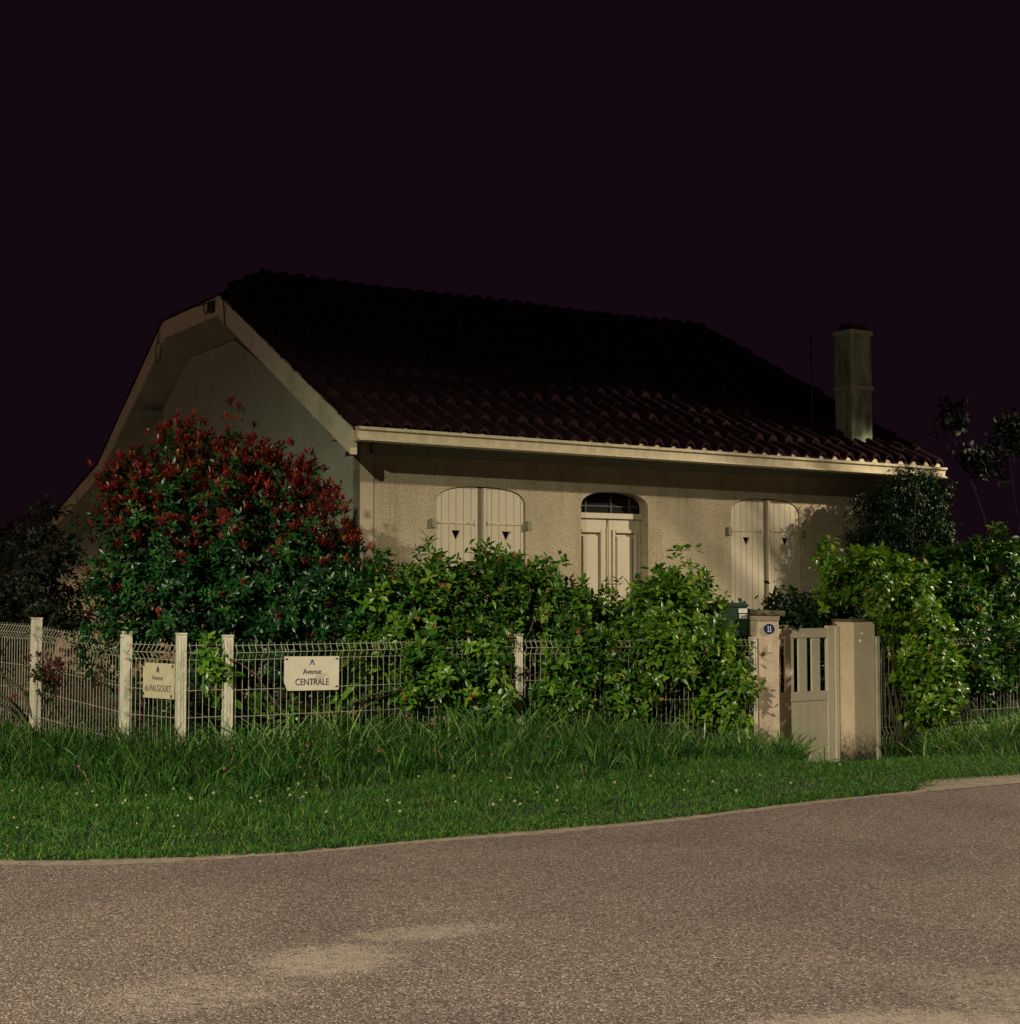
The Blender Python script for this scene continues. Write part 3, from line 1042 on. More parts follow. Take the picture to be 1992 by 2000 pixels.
gate = empty("garden_gate", (*W(FENCE, 5.46, 0.20), -0.44), ANG, "pale slatted garden gate closed between the two pillars", "gate")
gx0, gx1 = -0.42, 0.455
zo = 0.44          # local z = world z + 0.44
ZT_, ZM1, ZM0 = 0.876 + zo, 0.272 + zo, 0.182 + zo
fr = MB()
fr.box(gx0, gx0 + 0.075, 0, 0.045, 0.03, ZT_ - .002)
fr.build("stile", M['gatepaint'], gate, 0.004)
fr = MB()
fr.box(gx1 - 0.085, gx1 - .0, 0, 0.045, 0.02, ZT_ + 0.022)
fr.build("stile", M['gatepaint'], gate, 0.004)
MB().box(gx0 + 0.0752, gx1 - 0.0852, 0.002, 0.043, ZT_ - 0.092, ZT_ - .001).build("top_rail", M['gatepaint'], gate, 0.004)
MB().box(gx0 + 0.0752, gx1 - 0.0852, 0.002, 0.043, ZM0, ZM1).build("middle_rail", M['gatepaint'], gate, 0.004)
MB().box(gx0 + 0.0752, gx1 - 0.0852, 0.002, 0.043, 0.03, 0.13).build("bottom_rail", M['gatepaint'], gate, 0.004)
# slats: openings at s 5.26-5.31 (dark), 5.42-5.48, 5.59-5.645, 5.753-5.787
sb = [(5.125, 5.215), (5.312, 5.422), (5.481, 5.586), (5.646, 5.753)]
sl = [(5.115, 5.235), (5.292, 5.402), (5.462, 5.572), (5.632, 5.742)]
for a, b in sl:
    MB().box(a - 5.46, b - 5.46, 0.012, 0.034, ZM1 + .0005, ZT_ - 0.0925).build("slat", M['gatepaint'], gate, 0.003)
pb = MB()
xs = np.linspace(gx0 + 0.0755, gx1 - 0.0855, 8)
for k in range(7):
    pb.box(xs[k] + .002, xs[k + 1] - .002, 0.012, 0.030, 0.1305, ZM0 - .0005)
pb.build("panel", M['gatepaint'], gate, 0.002)
hp = MB().box(gx1 + 0.004, gx1 + 0.052, -0.018, 0.034, 0.0, ZT_ + 0.02).build("hinge_post", M['gatepaint'], gate, 0.004)
MB().tube([(gx1 + 0.0, 0.0, ZT_ + .022), (gx1 + 0.0, 0.0, ZT_ + .06)], 0.010, 8).build("hinge_pin", M['greeniron'], gate)

# ------------------------------------------------------------------ number plaque, mailbox and the two street signs
def text_mesh(name, body, size, mat, parent, loc, rot=(math.pi / 2, 0, 0), xs=1.0, align='CENTER', weight=0.0):
    cu = bpy.data.curves.new(name, 'FONT')
    cu.body = body
    cu.size = size
    cu.align_x = align
    cu.align_y = 'BOTTOM_BASELINE'
    cu.extrude = 0.0008
    cu.offset = weight
    t = bpy.data.objects.new(name + "_tmp", cu)
    C.objects.link(t)
    dg = bpy.context.evaluated_depsgraph_get()
    me = bpy.data.meshes.new_from_object(t.evaluated_get(dg))
    bpy.data.objects.remove(t)
    o = link(name, me, mat, parent)
    o.location = loc
    o.rotation_euler = rot
    o.scale = (xs, 1, 1)
    return o


def pt(o_s, o_q):
    return W(FENCE, o_s, o_q)


# plaque sits on the pillar face
prot = math.radians(14)
px = PC[0] + 0.005 * math.cos(prot) + 0.1085 * math.sin(prot)
py = PC[1] + 0.005 * math.sin(prot) - 0.1085 * math.cos(prot)
plq = empty("number_plaque", (px, py, 0.885), prot, "oval blue enamel plaque with white number 11 on the left gate pillar", "house number")
ov = [(0.052 * math.cos(a), 0.047 * math.sin(a)) for a in np.linspace(0, 2 * math.pi, 33)[:-1]]
MB().prism(ov, -0.010, -0.0015, 'y').build("plate", M['plaque'], plq)
mb = MB()
for cx in (-0.0105, 0.0115):
    mb.box(cx - .0042, cx + .0042, -0.0116, -0.0102, -0.022, 0.026)
    mb.box(cx - .0095, cx + .0095, -0.0118, -0.0103, -0.028, -0.0222)
    mb.prism([(cx - .0043, 0.026), (cx - .010, 0.019), (cx - .010, 0.014), (cx - .0043, 0.017)], -0.0117, -0.0104, 'y')
mb.build("numeral", M['plaqtext'], plq)

mx, my = pt(4.60, 0.12)
mail = empty("mailbox", (mx, my, -0.40), ANG, "dark green mailbox with a white name label, left of the numbered pillar", "mailbox")
mb = MB()
mb.prism([(-0.15, 0), (0.15, 0), (0.15, 0.285), (0.13, 0.31), (-0.13, 0.31), (-0.15, 0.285)], 0.0, 0.20, 'y')
bx_ = mb.build("box", M['mailgreen'], mail, 0.006)
bx_.location.z = 1.215
MB().box(-0.155, 0.155, -0.012, -0.0005, 1.215 + 0.275, 1.215 + 0.30).build("rain_hood", M['mailgreen'], mail, 0.003)
MB().box(0.035, 0.138, -0.012, -0.001, 1.215 + 0.215, 1.215 + 0.258).build("mail_flap", M['mailwhite'], mail, 0.002)
MB().box(0.048, 0.132, -0.007, -0.001, 1.215 + 0.165, 1.215 + 0.205).build("name_label", M['mailwhite'], mail, 0.001)
text_mesh("label_text", "II II", 0.03, M['ink2'], mail, (0.09, -0.0095, 1.215 + 0.176), xs=1.2)
MB().box(-0.03, 0.03, 0.07, 0.13, 0.0, 1.214).build("stand", M['darkbark'], mail)

# "Avenue CENTRALE"
s1 = empty("street_sign", (*pt(0.325, -0.012), 0.545), ANG, "pale street sign reading Avenue CENTRALE, tied to the front wire fence", "sign")
w2, h2 = 0.225, 0.128
MB().prism([(-w2, h2), (w2, h2), (w2, -h2 + .004), (w2 - .01, -h2), (-w2 + 0.03, -h2), (-w2, -h2 + 0.06)], -0.0045, -0.001, 'y').build("board", M['sign'], s1)
s1.location.z = 0.617
s1.rotation_euler = (math.radians(-1), math.radians(1.0), ANG)
text_mesh("lettering", "Avenue", 0.058, M['ink'], s1, (0.003, -0.006, -0.005), xs=0.86)
text_mesh("lettering", "CENTRALE", 0.072, M['ink'], s1, (0.004, -0.006, -0.088), xs=0.80)
mb = MB()
mb.prism([(-0.022, 0.060), (-0.003, 0.104), (0.010, 0.104), (0.024, 0.060), (0.012, 0.064), (0.003, 0.088), (-0.010, 0.066)], -0.0056, -0.0047, 'y')
mb.build("emblem", M['tealink'], s1)
mb = MB()
for (x, z) in ((-w2 + .018, h2 - .02), (w2 - .02, h2 - .018), (w2 - .018, -h2 + .028)):
    MB().box(x - .008, x + .008, -0.009, -0.0047, z - .006, z + .006).build("tie", M['cable'], s1)

# "Avenue du PALGOUET", on the left fence near the corner
ux, uy = (PA[0] - LC[0]) / la, (PA[1] - LC[1]) / la
sx, sy = LC[0] + ux * 0.245, LC[1] + uy * 0.245
nxx, nyy = uy, -ux
if nyy > 0:
    nxx, nyy = -nxx, -nyy
s2 = empty("street_sign", (sx + nxx * 0.012, sy + nyy * 0.012, 0.585), a1 + math.pi, "yellowed street sign reading Avenue du PALGOUET, on the left fence beside the corner post", "sign")
w3, h3 = 0.178, 0.128
MB().prism([(-w3, h3), (w3, h3), (w3, -h3), (-w3, -h3)], -0.0045, -0.001, 'y').build("board", M['sign2'], s2)
text_mesh("lettering", "Avenue", 0.052, M['ink2'], s2, (-0.01, -0.006, 0.005), xs=0.80)
text_mesh("lettering", "du PALGOUET", 0.068, M['ink2'], s2, (-0.005, -0.006, -0.078), xs=0.70)
mb = MB()
mb.prism([(-0.028, 0.058), (-0.012, 0.106), (-0.004, 0.106), (0.012, 0.058), (0.000, 0.060), (-0.008, 0.076), (-0.018, 0.060)], -0.0056, -0.0047, 'y')
mb.build("emblem", M['ink'], s2)
mb = MB()
for (x, z) in ((-w3 + .012, h3 - .012), (w3 - .018, h3 - .018), (w3 - .03, -h3 + .02), (-w3 + .01, -h3 + .03)):
    MB().box(x - .007, x + .007, -0.009, -0.0047, z - .010, z + .010).build("tie", M['cable'], s2)


# ------------------------------------------------------------------ foliage
def nrm(a):
    return a / (np.linalg.norm(a, axis=-1, keepdims=True) + 1e-9)


def leaves(name, pos, dr, up, ln, wd, tint, mat, parent, origin, droop=0.25, foldk=0.25, rows=(0.22, 0.52, 0.8), wp=(0.72, 1.0, 0.62)):
    n = len(pos)
    dr = nrm(dr)
    side = nrm(np.cross(dr, up))
    up = nrm(np.cross(side, dr))
    ln = ln[:, None]
    wd = wd[:, None]
    dk = (droop * R.uniform(0.3, 1.7, n))[:, None]
    rel = pos - np.asarray(origin)[None, :]
    vs = [rel]
    for t, w in zip(rows, wp):
        m_ = rel + dr * ln * t - up * ln * dk * t * t
        e = up * wd * 0.5 * w * foldk
        s_ = side * wd * 0.5 * w
        vs += [m_ - s_ + e, m_, m_ + s_ + e]
    vs.append(rel + dr * ln - up * ln * dk)
    k = len(vs)
    V = np.stack(vs, 1).reshape(-1, 3)
    nr = len(rows)
    faces = [(0, 2, 1), (0, 3, 2)]
    for r in range(nr - 1):
        b = 1 + 3 * r
        faces += [(b, b + 1, b + 4, b + 3), (b + 1, b + 2, b + 5, b + 4)]
    b = 1 + 3 * (nr - 1)
    faces += [(b, b + 1, k - 1), (b + 1, b + 2, k - 1)]
    flat = np.array([i for f in faces for i in f])
    tot = np.array([len(f) for f in faces])
    L = (np.arange(n)[:, None] * k + flat[None, :]).ravel()
    T = np.tile(tot, n)
    S = np.concatenate([[0], np.cumsum(T)[:-1]])
    return np_mesh(name, V, L, S, T, mat, parent, np.repeat(tint, k))


def rosettes(tips, axes, nl, ln, wd, spread=(35, 80)):
    """whorls of leaves round shoot tips -> pos, dir, up, len, width"""
    n = len(tips)
    axes = nrm(axes)
    ref = np.where(np.abs(axes[:, 2:3]) < 0.9, np.array([[0, 0, 1.0]]), np.array([[1.0, 0, 0]]))
    u = nrm(np.cross(axes, ref))
    v = np.cross(axes, u)
    P, D, U, LN, WD, ID = [], [], [], [], [], []
    ph = R.uniform(0, 6.28, n)
    for k in range(nl):
        a = ph + k * 2.39996 + R.normal(0, 0.2, n)
        rad = u * np.cos(a)[:, None] + v * np.sin(a)[:, None]
        f = k / max(1, nl - 1)
        el = np.radians(spread[0] + (spread[1] - spread[0]) * f + R.normal(0, 9, n))[:, None]
        D.append(axes * np.cos(el) + rad * np.sin(el))
        U.append(axes * np.sin(el) - rad * np.cos(el))
        P.append(tips - axes * (f * ln * 0.55) + rad * 0.004)
        LN.append(ln * R.uniform(0.65, 1.15, n) * (0.72 + 0.4 * f))
        WD.append(wd * R.uniform(0.75, 1.2, n) * (0.72 + 0.4 * f))
        ID.append(np.arange(n))
    return [np.concatenate(a) for a in (P, D, U, LN, WD, ID)]


def crown_points(origin, blobs, n, clump=0.16, shell=0.55, per=15):
    """blobs: (s, q, z, rs, rq, rz, weight) in the fence frame -> points, outward axes.  Points gather in clumps near the surface"""
    w = np.array([b[6] if len(b) > 6 else b[3] * b[5] for b in blobs])
    w = w / w.sum()
    ncl = max(8, n // per)
    which = R.choice(len(blobs), ncl, p=w)
    B = np.array([b[:6] for b in blobs])[which]
    dr = nrm(R.normal(0, 1, (ncl, 3)))
    rr = 1 - shell * R.random(ncl) ** 1.7
    rr = np.where(R.random(ncl) < 0.10, R.uniform(1.02, 1.17, ncl), rr)      # shoots that stand out of the crown
    cc = B[:, :3] + dr * B[:, 3:] * rr[:, None]
    cl = R.integers(0, ncl, n)
    p = cc[cl] + R.normal(0, clump * 0.5, (n, 3))
    out = (p - B[cl, :3]) / (B[cl, 3:] ** 1)
    x = origin[0] + DX * p[:, 0] - DY * p[:, 1]
    y = origin[1] + DY * p[:, 0] + DX * p[:, 1]
    ox = DX * out[:, 0] - DY * out[:, 1]
    oy = DY * out[:, 0] + DX * out[:, 1]
    P = np.stack([x, y, p[:, 2]], 1)
    O = nrm(np.stack([ox, oy, out[:, 2]], 1))
    g_ = ground_z(P[:, 0], P[:, 1]) + 0.04
    keep = (P[:, 2] > g_) & ~((np.abs(p[:, 0] - 2.16) < 0.13) & (p[:, 1] < 0.10) & (p[:, 2] < 0.80))   # the fence post stays clear
    keep &= ~((np.hypot(x - (LC[0] + 0.62 * (PA[0] - LC[0])), y - (LC[1] + 0.62 * (PA[1] - LC[1]))) < 0.42) & (p[:, 2] < 0.88))
    return P[keep], O[keep], dr


def stems(name, base, tips, n, r, mat, parent, origin, wob=0.06):
    mb = MB()
    idx = R.choice(len(tips), min(n, len(tips)), replace=False)
    for i in idx:
        t = tips[i]
        b = np.array(base) + R.normal(0, 0.05, 3) * np.array([1, 1, 0])
        b[2] = base[2]
        pts = []
        rs = []
        for k in range(6):
            f = k / 5
            p = b * (1 - f) + t * f
            p = p + np.array([0, 0, 1]) * 0.18 * np.sin(f * math.pi) * np.linalg.norm(t - b) * 0.5
            if 0 < k < 5:
                p = p + R.normal(0, wob, 3) * 0.4
            pts.append(tuple(p - np.array(origin)))
            rs.append(r * (1 - 0.75 * f))
        mb.tube(pts, rs, 5, False)
    return mb.build(name, mat, parent)


def shrub(name, label, cat, blobs, ntips, nl, ln, wd, mat, group=None, red=0.0, redmat=None, redz=0.0, clump=0.16, upbias=0.5, extra=0.35,
          stem=0.014, per=15, nst=16, barkm=None, droop=0.25, tint=(0.45, 0.22), tail=0.03, shell=0.55, base=None, origin=FENCE, spread=(35, 80)):
    global R
    R = np.random.default_rng(len(label) * 131 + ntips)
    bs = np.array([b[:6] for b in blobs])
    cs, cq = (base if base else (bs[:, 0].mean(), bs[:, 1].mean()))
    bxy = W(origin, cs, cq)
    bz = float(ground_z(bxy[0], bxy[1]))
    root = empty(name, (bxy[0], bxy[1], bz), 0, label, cat, group)
    org = (bxy[0], bxy[1], bz)
    P, O, _ = crown_points(origin, blobs, ntips, clump, shell, per)
    ax = nrm(O * 0.75 + np.array([0, 0, upbias]) + R.normal(0, 0.25, P.shape))
    pos, D, U, LN, WD, ID = rosettes(P, ax, nl, ln, wd, spread)
    t_tip = np.clip(R.normal(tint[0], tint[1], len(P)), 0.02, 0.86)
    tn = np.clip(t_tip[ID] + R.normal(0, 0.10, len(ID)), 0, 0.88)
    odd = R.random(len(ID)) < tail
    tn[odd] = R.uniform(0.88, 1.0, odd.sum())
    if red > 0:
        zrel = P[:, 2]
        pr = red * (0.10 + sstep(redz, redz + 0.7, zrel) * 1.0) * (O[:, 2] > -0.45)
        isred = R.random(len(P)) < pr
        m1 = isred[ID]
        # red shoots: narrower, upright
        Pr, Ar = P[isred], nrm(ax[isred] * 0.6 + np.array([0, 0, 0.7]))
        Pr = Pr + Ar * 0.05
        p2, D2, U2, L2, W2, I2 = rosettes(Pr, Ar, nl, ln * 1.0, wd * 0.8, (12, 52))
        tr = np.clip(R.normal(0.45, 0.25, len(Pr))[I2] + R.normal(0, .1, len(I2)), 0, 1)
        leaves("young_shoots", p2, D2, U2, L2, W2, tr, redmat, root, org, 0.15, 0.35)
        keep = ~m1
        pos, D, U, LN, WD, tn = pos[keep], D[keep], U[keep], LN[keep], WD[keep], tn[keep]
    # single leaves filling the inside
    ne = int(len(pos) * extra)
    if ne:
        k = R.integers(0, len(pos), ne)
        pos2 = pos[k] + R.normal(0, clump * 0.38, (ne, 3)) - nrm(D[k]) * 0.05
        d2 = nrm(R.normal(0, 1, (ne, 3)) + np.array([0, 0, -0.1]))
        u2 = nrm(R.normal(0, 0.5, (ne, 3)) + np.array([0, -0.4, 0.8]))
        pos = np.concatenate([pos, pos2])
        D = np.concatenate([D, d2])
        U = np.concatenate([U, u2])
        LN = np.concatenate([LN, LN[k]])
        WD = np.concatenate([WD, WD[k]])
        tn = np.concatenate([tn, np.clip(tn[k] - 0.1, 0, 1)])
    leaves("foliage", pos, D, U, LN, WD, tn, mat, root, org, droop)
    stems("stems", (bxy[0], bxy[1], bz), P, nst, stem, barkm or M['twig'], root, org)
    return root


# big photinia with red young shoots, at the corner
shrub("photinia_bush", "large round photinia bush with red shoot tips, behind the fence corner on the left", "bush",
      [(-0.15, 0.85, 1.50, 0.80, 0.62, 0.98, 3.2), (-0.55, 0.95, 1.72, 0.52, 0.5, 0.72, 1.4), (0.35, 0.75, 1.55, 0.58, 0.50, 0.72, 1.5),
       (-0.40, 0.75, 0.85, 0.75, 0.50, 0.70, 1.6), (0.72, 0.66, 1.22, 0.50, 0.42, 0.52, 1.3), (1.0, 0.5, 0.95, 0.42, 0.38, 0.45, 0.9), (0.10, 0.70, 0.75, 0.9, 0.45, 0.6, 1.4),
       (-0.32, 0.9, 2.10, 0.40, 0.35, 0.44, 1.1), (0.20, 0.8, 2.00, 0.42, 0.35, 0.42, 1.1), (0.60, 0.75, 1.72, 0.38, 0.33, 0.42, 1.0), (-0.62, 0.95, 1.95, 0.32, 0.35, 0.40, 0.8), (-0.80, 1.15, 1.05, 0.38, 0.45, 0.5, 0.5)],
      6600, 7, 0.068, 0.027, M['leaf_photinia'], red=0.60, redmat=M['leaf_red'], redz=1.25, clump=0.12, per=10, nst=26, stem=0.02,
      barkm=M['darkbark'], droop=0.18, tint=(0.45, 0.22), tail=0.01)

# front hedge: broad-leaved hydrangea-like bushes growing through the fence
shrub("hedge_bush", "broad-leaved green bush behind the middle of the wire fence, left of the door", "bush",
      [(1.15, 0.45, 0.98, 0.42, 0.40, 0.50, 1.0), (1.65, 0.47, 1.02, 0.42, 0.42, 0.50, 1.1), (2.10, 0.47, 1.06, 0.40, 0.42, 0.52, 1.1),
       (2.55, 0.45, 0.99, 0.38, 0.40, 0.50, 1.0), (2.90, 0.38, 0.88, 0.32, 0.36, 0.45, 0.8), (1.9, 0.35, 0.50, 0.95, 0.28, 0.40, 1.3),
       (1.45, 0.0, 0.62, 0.28, 0.12, 0.22, 0.45), (1.85, 0.0, 0.36, 0.30, 0.12, 0.16, 0.40), (1.95, 0.0, 0.74, 0.26, 0.12, 0.18, 0.35),
       (1.05, 0.15, 0.62, 0.3, 0.20, 0.26, 0.35), (2.62, 0.0, 0.42, 0.30, 0.14, 0.26, 0.6), (2.85, 0.0, 0.72, 0.28, 0.13, 0.18, 0.4)],
      2900, 7, 0.086, 0.040, M['leaf_hedge'], group="bushes of the front hedge", clump=0.13, per=11, tail=0.05, tint=(0.48, 0.2), nst=24)
shrub("hedge_bush", "broad-leaved yellowish green bush just left of the mailbox", "bush",
      [(3.72, 0.43, 0.90, 0.38, 0.38, 0.50, 1.0), (4.10, 0.40, 1.03, 0.34, 0.36, 0.50, 1.1), (4.24, 0.28, 1.02, 0.22, 0.24, 0.46, 0.8),
       (3.35, 0.38, 0.74, 0.30, 0.34, 0.40, 0.8), (3.9, 0.22, 0.42, 0.65, 0.26, 0.42, 1.2), (4.34, -0.05, 0.34, 0.27, 0.20, 0.34, 0.8),
       (3.25, 0.02, 0.40, 0.25, 0.14, 0.25, 0.45), (3.75, -0.02, 0.68, 0.3, 0.14, 0.2, 0.5), (4.2, -0.02, 0.66, 0.25, 0.14, 0.2, 0.4)],
      2400, 7, 0.086, 0.040, M['leaf_light'], group="bushes of the front hedge", clump=0.13, per=11, tail=0.05, tint=(0.42, 0.2), nst=24)
# stray shoots on the left part of the fence
shrub("young_bush", "thin leafy shoots around the Avenue CENTRALE sign, growing through the fence", "bush",
      [(-0.05, 0.10, 0.52, 0.16, 0.14, 0.34, 0.9), (-0.45, 0.12, 0.62, 0.16, 0.12, 0.34, 0.8), (0.75, 0.10, 0.48, 0.26, 0.14, 0.26, 1.0),
       (0.2, 0.2, 0.18, 0.5, 0.15, 0.2, 0.6), (1.1, 0.02, 0.45, 0.2, 0.10, 0.25, 0.5)],
      190, 6, 0.085, 0.042, M['leaf_hedge'], clump=0.10, tail=0.02, tint=(0.5, 0.2), nst=16, extra=0.1)
# the light green bush right of the gate
shrub("hedge_bush", "bright yellow-green bush leaning over the right gate pillar", "bush",
      [(6.32, -0.02, 1.30, 0.30, 0.30, 0.28, 0.9), (6.15, 0.42, 1.42, 0.34, 0.28, 0.26, 0.7), (6.48, -0.30, 1.05, 0.26, 0.32, 0.32, 1.0),
       (6.50, -0.42, 0.62, 0.25, 0.28, 0.42, 1.1), (6.62, -0.38, 0.40, 0.24, 0.28, 0.38, 0.8), (6.52, -0.45, 0.14, 0.26, 0.22, 0.30, 0.6),
       (6.85, 0.3, 1.15, 0.3, 0.25, 0.25, 0.5)],
      1350, 7, 0.088, 0.044, M['leaf_light'], group="bushes right of the gate", clump=0.12, tail=0.06, tint=(0.45, 0.2), nst=20)
shrub("hedge_bush", "dark glossy bush at the right edge of the photo, above the tall grass", "bush",
      [(8.2, 0.75, 1.00, 0.55, 0.45, 0.62, 1.0), (8.9, 0.70, 1.20, 0.60, 0.45, 0.68, 1.2), (9.5, 0.6, 1.1, 0.5, 0.4, 0.7, 0.9),
       (7.8, 0.45, 0.85, 0.42, 0.35, 0.50, 0.9), (8.7, 0.02, 0.55, 0.85, 0.24, 0.42, 1.5), (8.5, 0.8, 1.55, .35, .3, .25, .4), (7.7, 0.0, 0.5, 0.3, 0.2, 0.3, 0.35)],
      2300, 7, 0.095, 0.038, M['leaf_hedge'], group="bushes right of the gate", clump=0.13, tail=0.03, tint=(0.27, 0.22), nst=20, barkm=M['darkbark'])
# low shaded hedge behind the gate
shrub("low_hedge", "low dark hedge in shade behind the gate and below the right window", "hedge",
      [(6.0, 1.15, 0.65, 0.55, 0.35, 0.52, 1.0), (6.6, 1.2, 0.75, 0.5, 0.35, 0.6, 1.0), (7.2, 1.2, 0.8, 0.5, 0.35, 0.6, 0.9), (5.5, 1.2, 0.55, 0.35, 0.3, 0.45, 0.6)],
      1300, 7, 0.08, 0.038, M['leaf_dark'], clump=0.13, nst=16, tail=0.0)
# tall small-leaved shrub in front of the right end of the house
tb = shrub("small_tree", "tall dark small-leaved shrub covering the right end of the facade and gutter", "tree",
           [(8.02, 1.50, 2.02, 0.36, 0.28, 0.38, 1.0), (8.38, 1.45, 2.12, 0.40, 0.28, 0.42, 1.0), (8.62, 1.45, 1.85, 0.34, 0.26, 0.36, 0.8),
            (7.90, 1.50, 1.72, 0.38, 0.24, 0.22, 0.7), (7.66, 1.5, 1.58, 0.22, 0.18, 0.12, 0.2), (8.18, 1.35, 2.42, .2, .15, .16, .3),
            (8.68, 1.35, 2.40, 0.14, 0.12, 0.14, 0.2)],
           3600, 6, 0.046, 0.021, M['leaf_dark'], clump=0.13, upbias=0.3, nst=40, stem=0.016, barkm=M['bark'], tail=0.012, base=(8.2, 1.45), shell=0.7)
# small dark trees beyond the left fence
for i, (sx_, sy_, hh, rr, lab) in enumerate([
        (-4.45, 14.0, 2.05, 0.42, "slim dark tree by the left end of the gable, nearest the photinia"),
        (-5.05, 14.4, 1.75, 0.40, "dark leafy tree at the left edge, with a thin pale stem"),
        (-5.55, 15.6, 2.30, 0.55, "tall dark tree at the far left edge against the black sky")]):
    s_ = (sx_ - FENCE[0]) * DX + (sy_ - FENCE[1]) * DY
    q_ = -(sx_ - FENCE[0]) * DY + (sy_ - FENCE[1]) * DX
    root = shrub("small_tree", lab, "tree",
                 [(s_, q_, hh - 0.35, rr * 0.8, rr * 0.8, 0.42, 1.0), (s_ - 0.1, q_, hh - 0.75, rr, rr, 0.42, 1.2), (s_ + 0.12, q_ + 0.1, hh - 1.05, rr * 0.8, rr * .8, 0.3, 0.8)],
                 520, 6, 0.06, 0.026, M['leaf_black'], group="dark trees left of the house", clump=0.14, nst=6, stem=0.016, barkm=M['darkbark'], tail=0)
# red-flowered bush behind the left fence
shrub("garden_bush", "low bush with dull red flowers seen through the left fence", "bush",
      [(-0.95, 1.75, 0.42, 0.50, 0.3, 0.38, 1.0), (-1.5, 2.3, 0.42, 0.45, 0.3, 0.40, 0.9), (-0.5, 1.45, 0.3, 0.4, 0.3, 0.3, .6), (-1.6, 2.9, 0.5, 0.4, 0.3, 0.4, 0.7)],
      420, 6, 0.045, 0.022, M['leaf_dark'], red=0.7, redmat=M['petal'], redz=-0.5, clump=0.14, nst=14, extra=0.5)
shrub("garden_bush", "small dark bush standing before the pinkish end of the gable wall", "bush",
      [(-0.9, 3.0, 0.98, 0.16, 0.14, 0.22, 1.0), (-1.25, 3.0, 0.82, 0.22, 0.16, 0.16, 1.0)],
      140, 6, 0.055, 0.03, M['leaf_black'], clump=0.10, nst=8, tail=0)
# overhanging leaves of a tree at the far right, coloured near black to look barely lit
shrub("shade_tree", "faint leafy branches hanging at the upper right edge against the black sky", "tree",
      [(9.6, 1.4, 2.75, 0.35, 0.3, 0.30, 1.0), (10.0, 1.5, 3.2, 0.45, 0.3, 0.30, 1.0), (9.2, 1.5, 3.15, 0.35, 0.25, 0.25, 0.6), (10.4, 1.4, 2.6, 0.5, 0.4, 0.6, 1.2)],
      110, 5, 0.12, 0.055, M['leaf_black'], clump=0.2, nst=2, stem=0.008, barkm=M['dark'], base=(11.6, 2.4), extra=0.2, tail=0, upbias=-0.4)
# unseen tree added just right of the frame, its crown shaped to keep the right-hand lamp off the roof and chimney
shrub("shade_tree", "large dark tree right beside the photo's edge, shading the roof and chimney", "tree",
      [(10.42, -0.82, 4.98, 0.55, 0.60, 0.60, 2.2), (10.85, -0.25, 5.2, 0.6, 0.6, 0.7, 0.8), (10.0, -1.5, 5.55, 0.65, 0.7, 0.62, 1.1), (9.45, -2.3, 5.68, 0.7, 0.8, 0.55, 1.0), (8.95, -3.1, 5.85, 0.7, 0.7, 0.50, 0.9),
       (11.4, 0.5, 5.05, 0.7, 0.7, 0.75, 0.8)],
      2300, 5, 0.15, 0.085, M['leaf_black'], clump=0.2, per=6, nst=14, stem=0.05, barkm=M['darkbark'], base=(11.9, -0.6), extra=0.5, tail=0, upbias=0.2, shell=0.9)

# greenish flower heads in the hedge
for (s_, q_, z_, r_, lab) in [(4.38, -0.27, 0.44, 0.050, "round yellow-green hydrangea head beside the numbered pillar"),
                              (6.66, -0.74, 0.30, 0.034, "small yellow-green flower head low on the bright bush right of the gate")]:
    x, y = W(FENCE, s_, q_)
    bm = bmesh.new()
    for k in range(150):
        d_ = nrm(R.normal(0, 1, 3))
        c = d_ * np.array([r_, r_, r_ * 0.75]) * R.uniform(0.75, 1.0)
        mm = Matrix.Translation(Vector(c)) @ Matrix.Scale(R.uniform(0.006, 0.011), 4)
        bmesh.ops.create_icosphere(bm, subdivisions=1, radius=1.0, matrix=mm)
    me = bpy.data.meshes.new("flower_head")
    bm.to_mesh(me)
    bm.free()
    o = link("flower_head", me, M['panicle'])
    o.location = (x, y, z_)
    tag(o, lab, "flower")


# ------------------------------------------------------------------ grass (nobody could count the blades: stuff)
def blades(name, xy, h, w, lean, mat, tintmu, tintsd, ang=None):
    n = len(xy)
    z = ground_z(xy[:, 0], xy[:, 1])
    b = np.stack([xy[:, 0], xy[:, 1], z - 0.005], 1)
    a = R.uniform(0, 2 * math.pi, n) if ang is None else ang
    d = np.stack([np.cos(a), np.sin(a), np.zeros(n)], 1)
    a2 = R.uniform(0, 2 * math.pi, n)
    s = np.stack([np.cos(a2), np.sin(a2), np.zeros(n)], 1)
    vs = []
    for t, ww in ((0.0, 0.8), (0.38, 1.0), (0.74, 0.7)):
        c = b + np.array([0, 0, 1.0]) * (h * (t - 0.42 * lean * t ** 2.4))[:, None] + d * (h * lean * t ** 1.9)[:, None]
        hw = (w * 0.5 * ww)[:, None]
        vs += [c - s * hw, c + s * hw]
    c = b + np.array([0, 0, 1.0]) * (h * (1 - 0.42 * lean * 1.35))[:, None] + d * (h * lean * 1.12)[:, None]
    vs.append(c)
    V = np.stack(vs, 1).reshape(-1, 3)
    faces = [(0, 1, 3, 2), (2, 3, 5, 4), (4, 5, 6)]
    flat = np.array([i for f in faces for i in f])
    L = (np.arange(n)[:, None] * 7 + flat[None, :]).ravel()
    T = np.tile([4, 4, 3], n)
    S = np.concatenate([[0], np.cumsum(T)[:-1]])
    tn = np.clip(R.normal(tintmu, tintsd, n), 0, 0.97)
    dry = R.random(n) < 0.012
    tn[dry] = 1.0
    return np_mesh(name, V, L, S, T, mat, None, np.repeat(tn, 7))


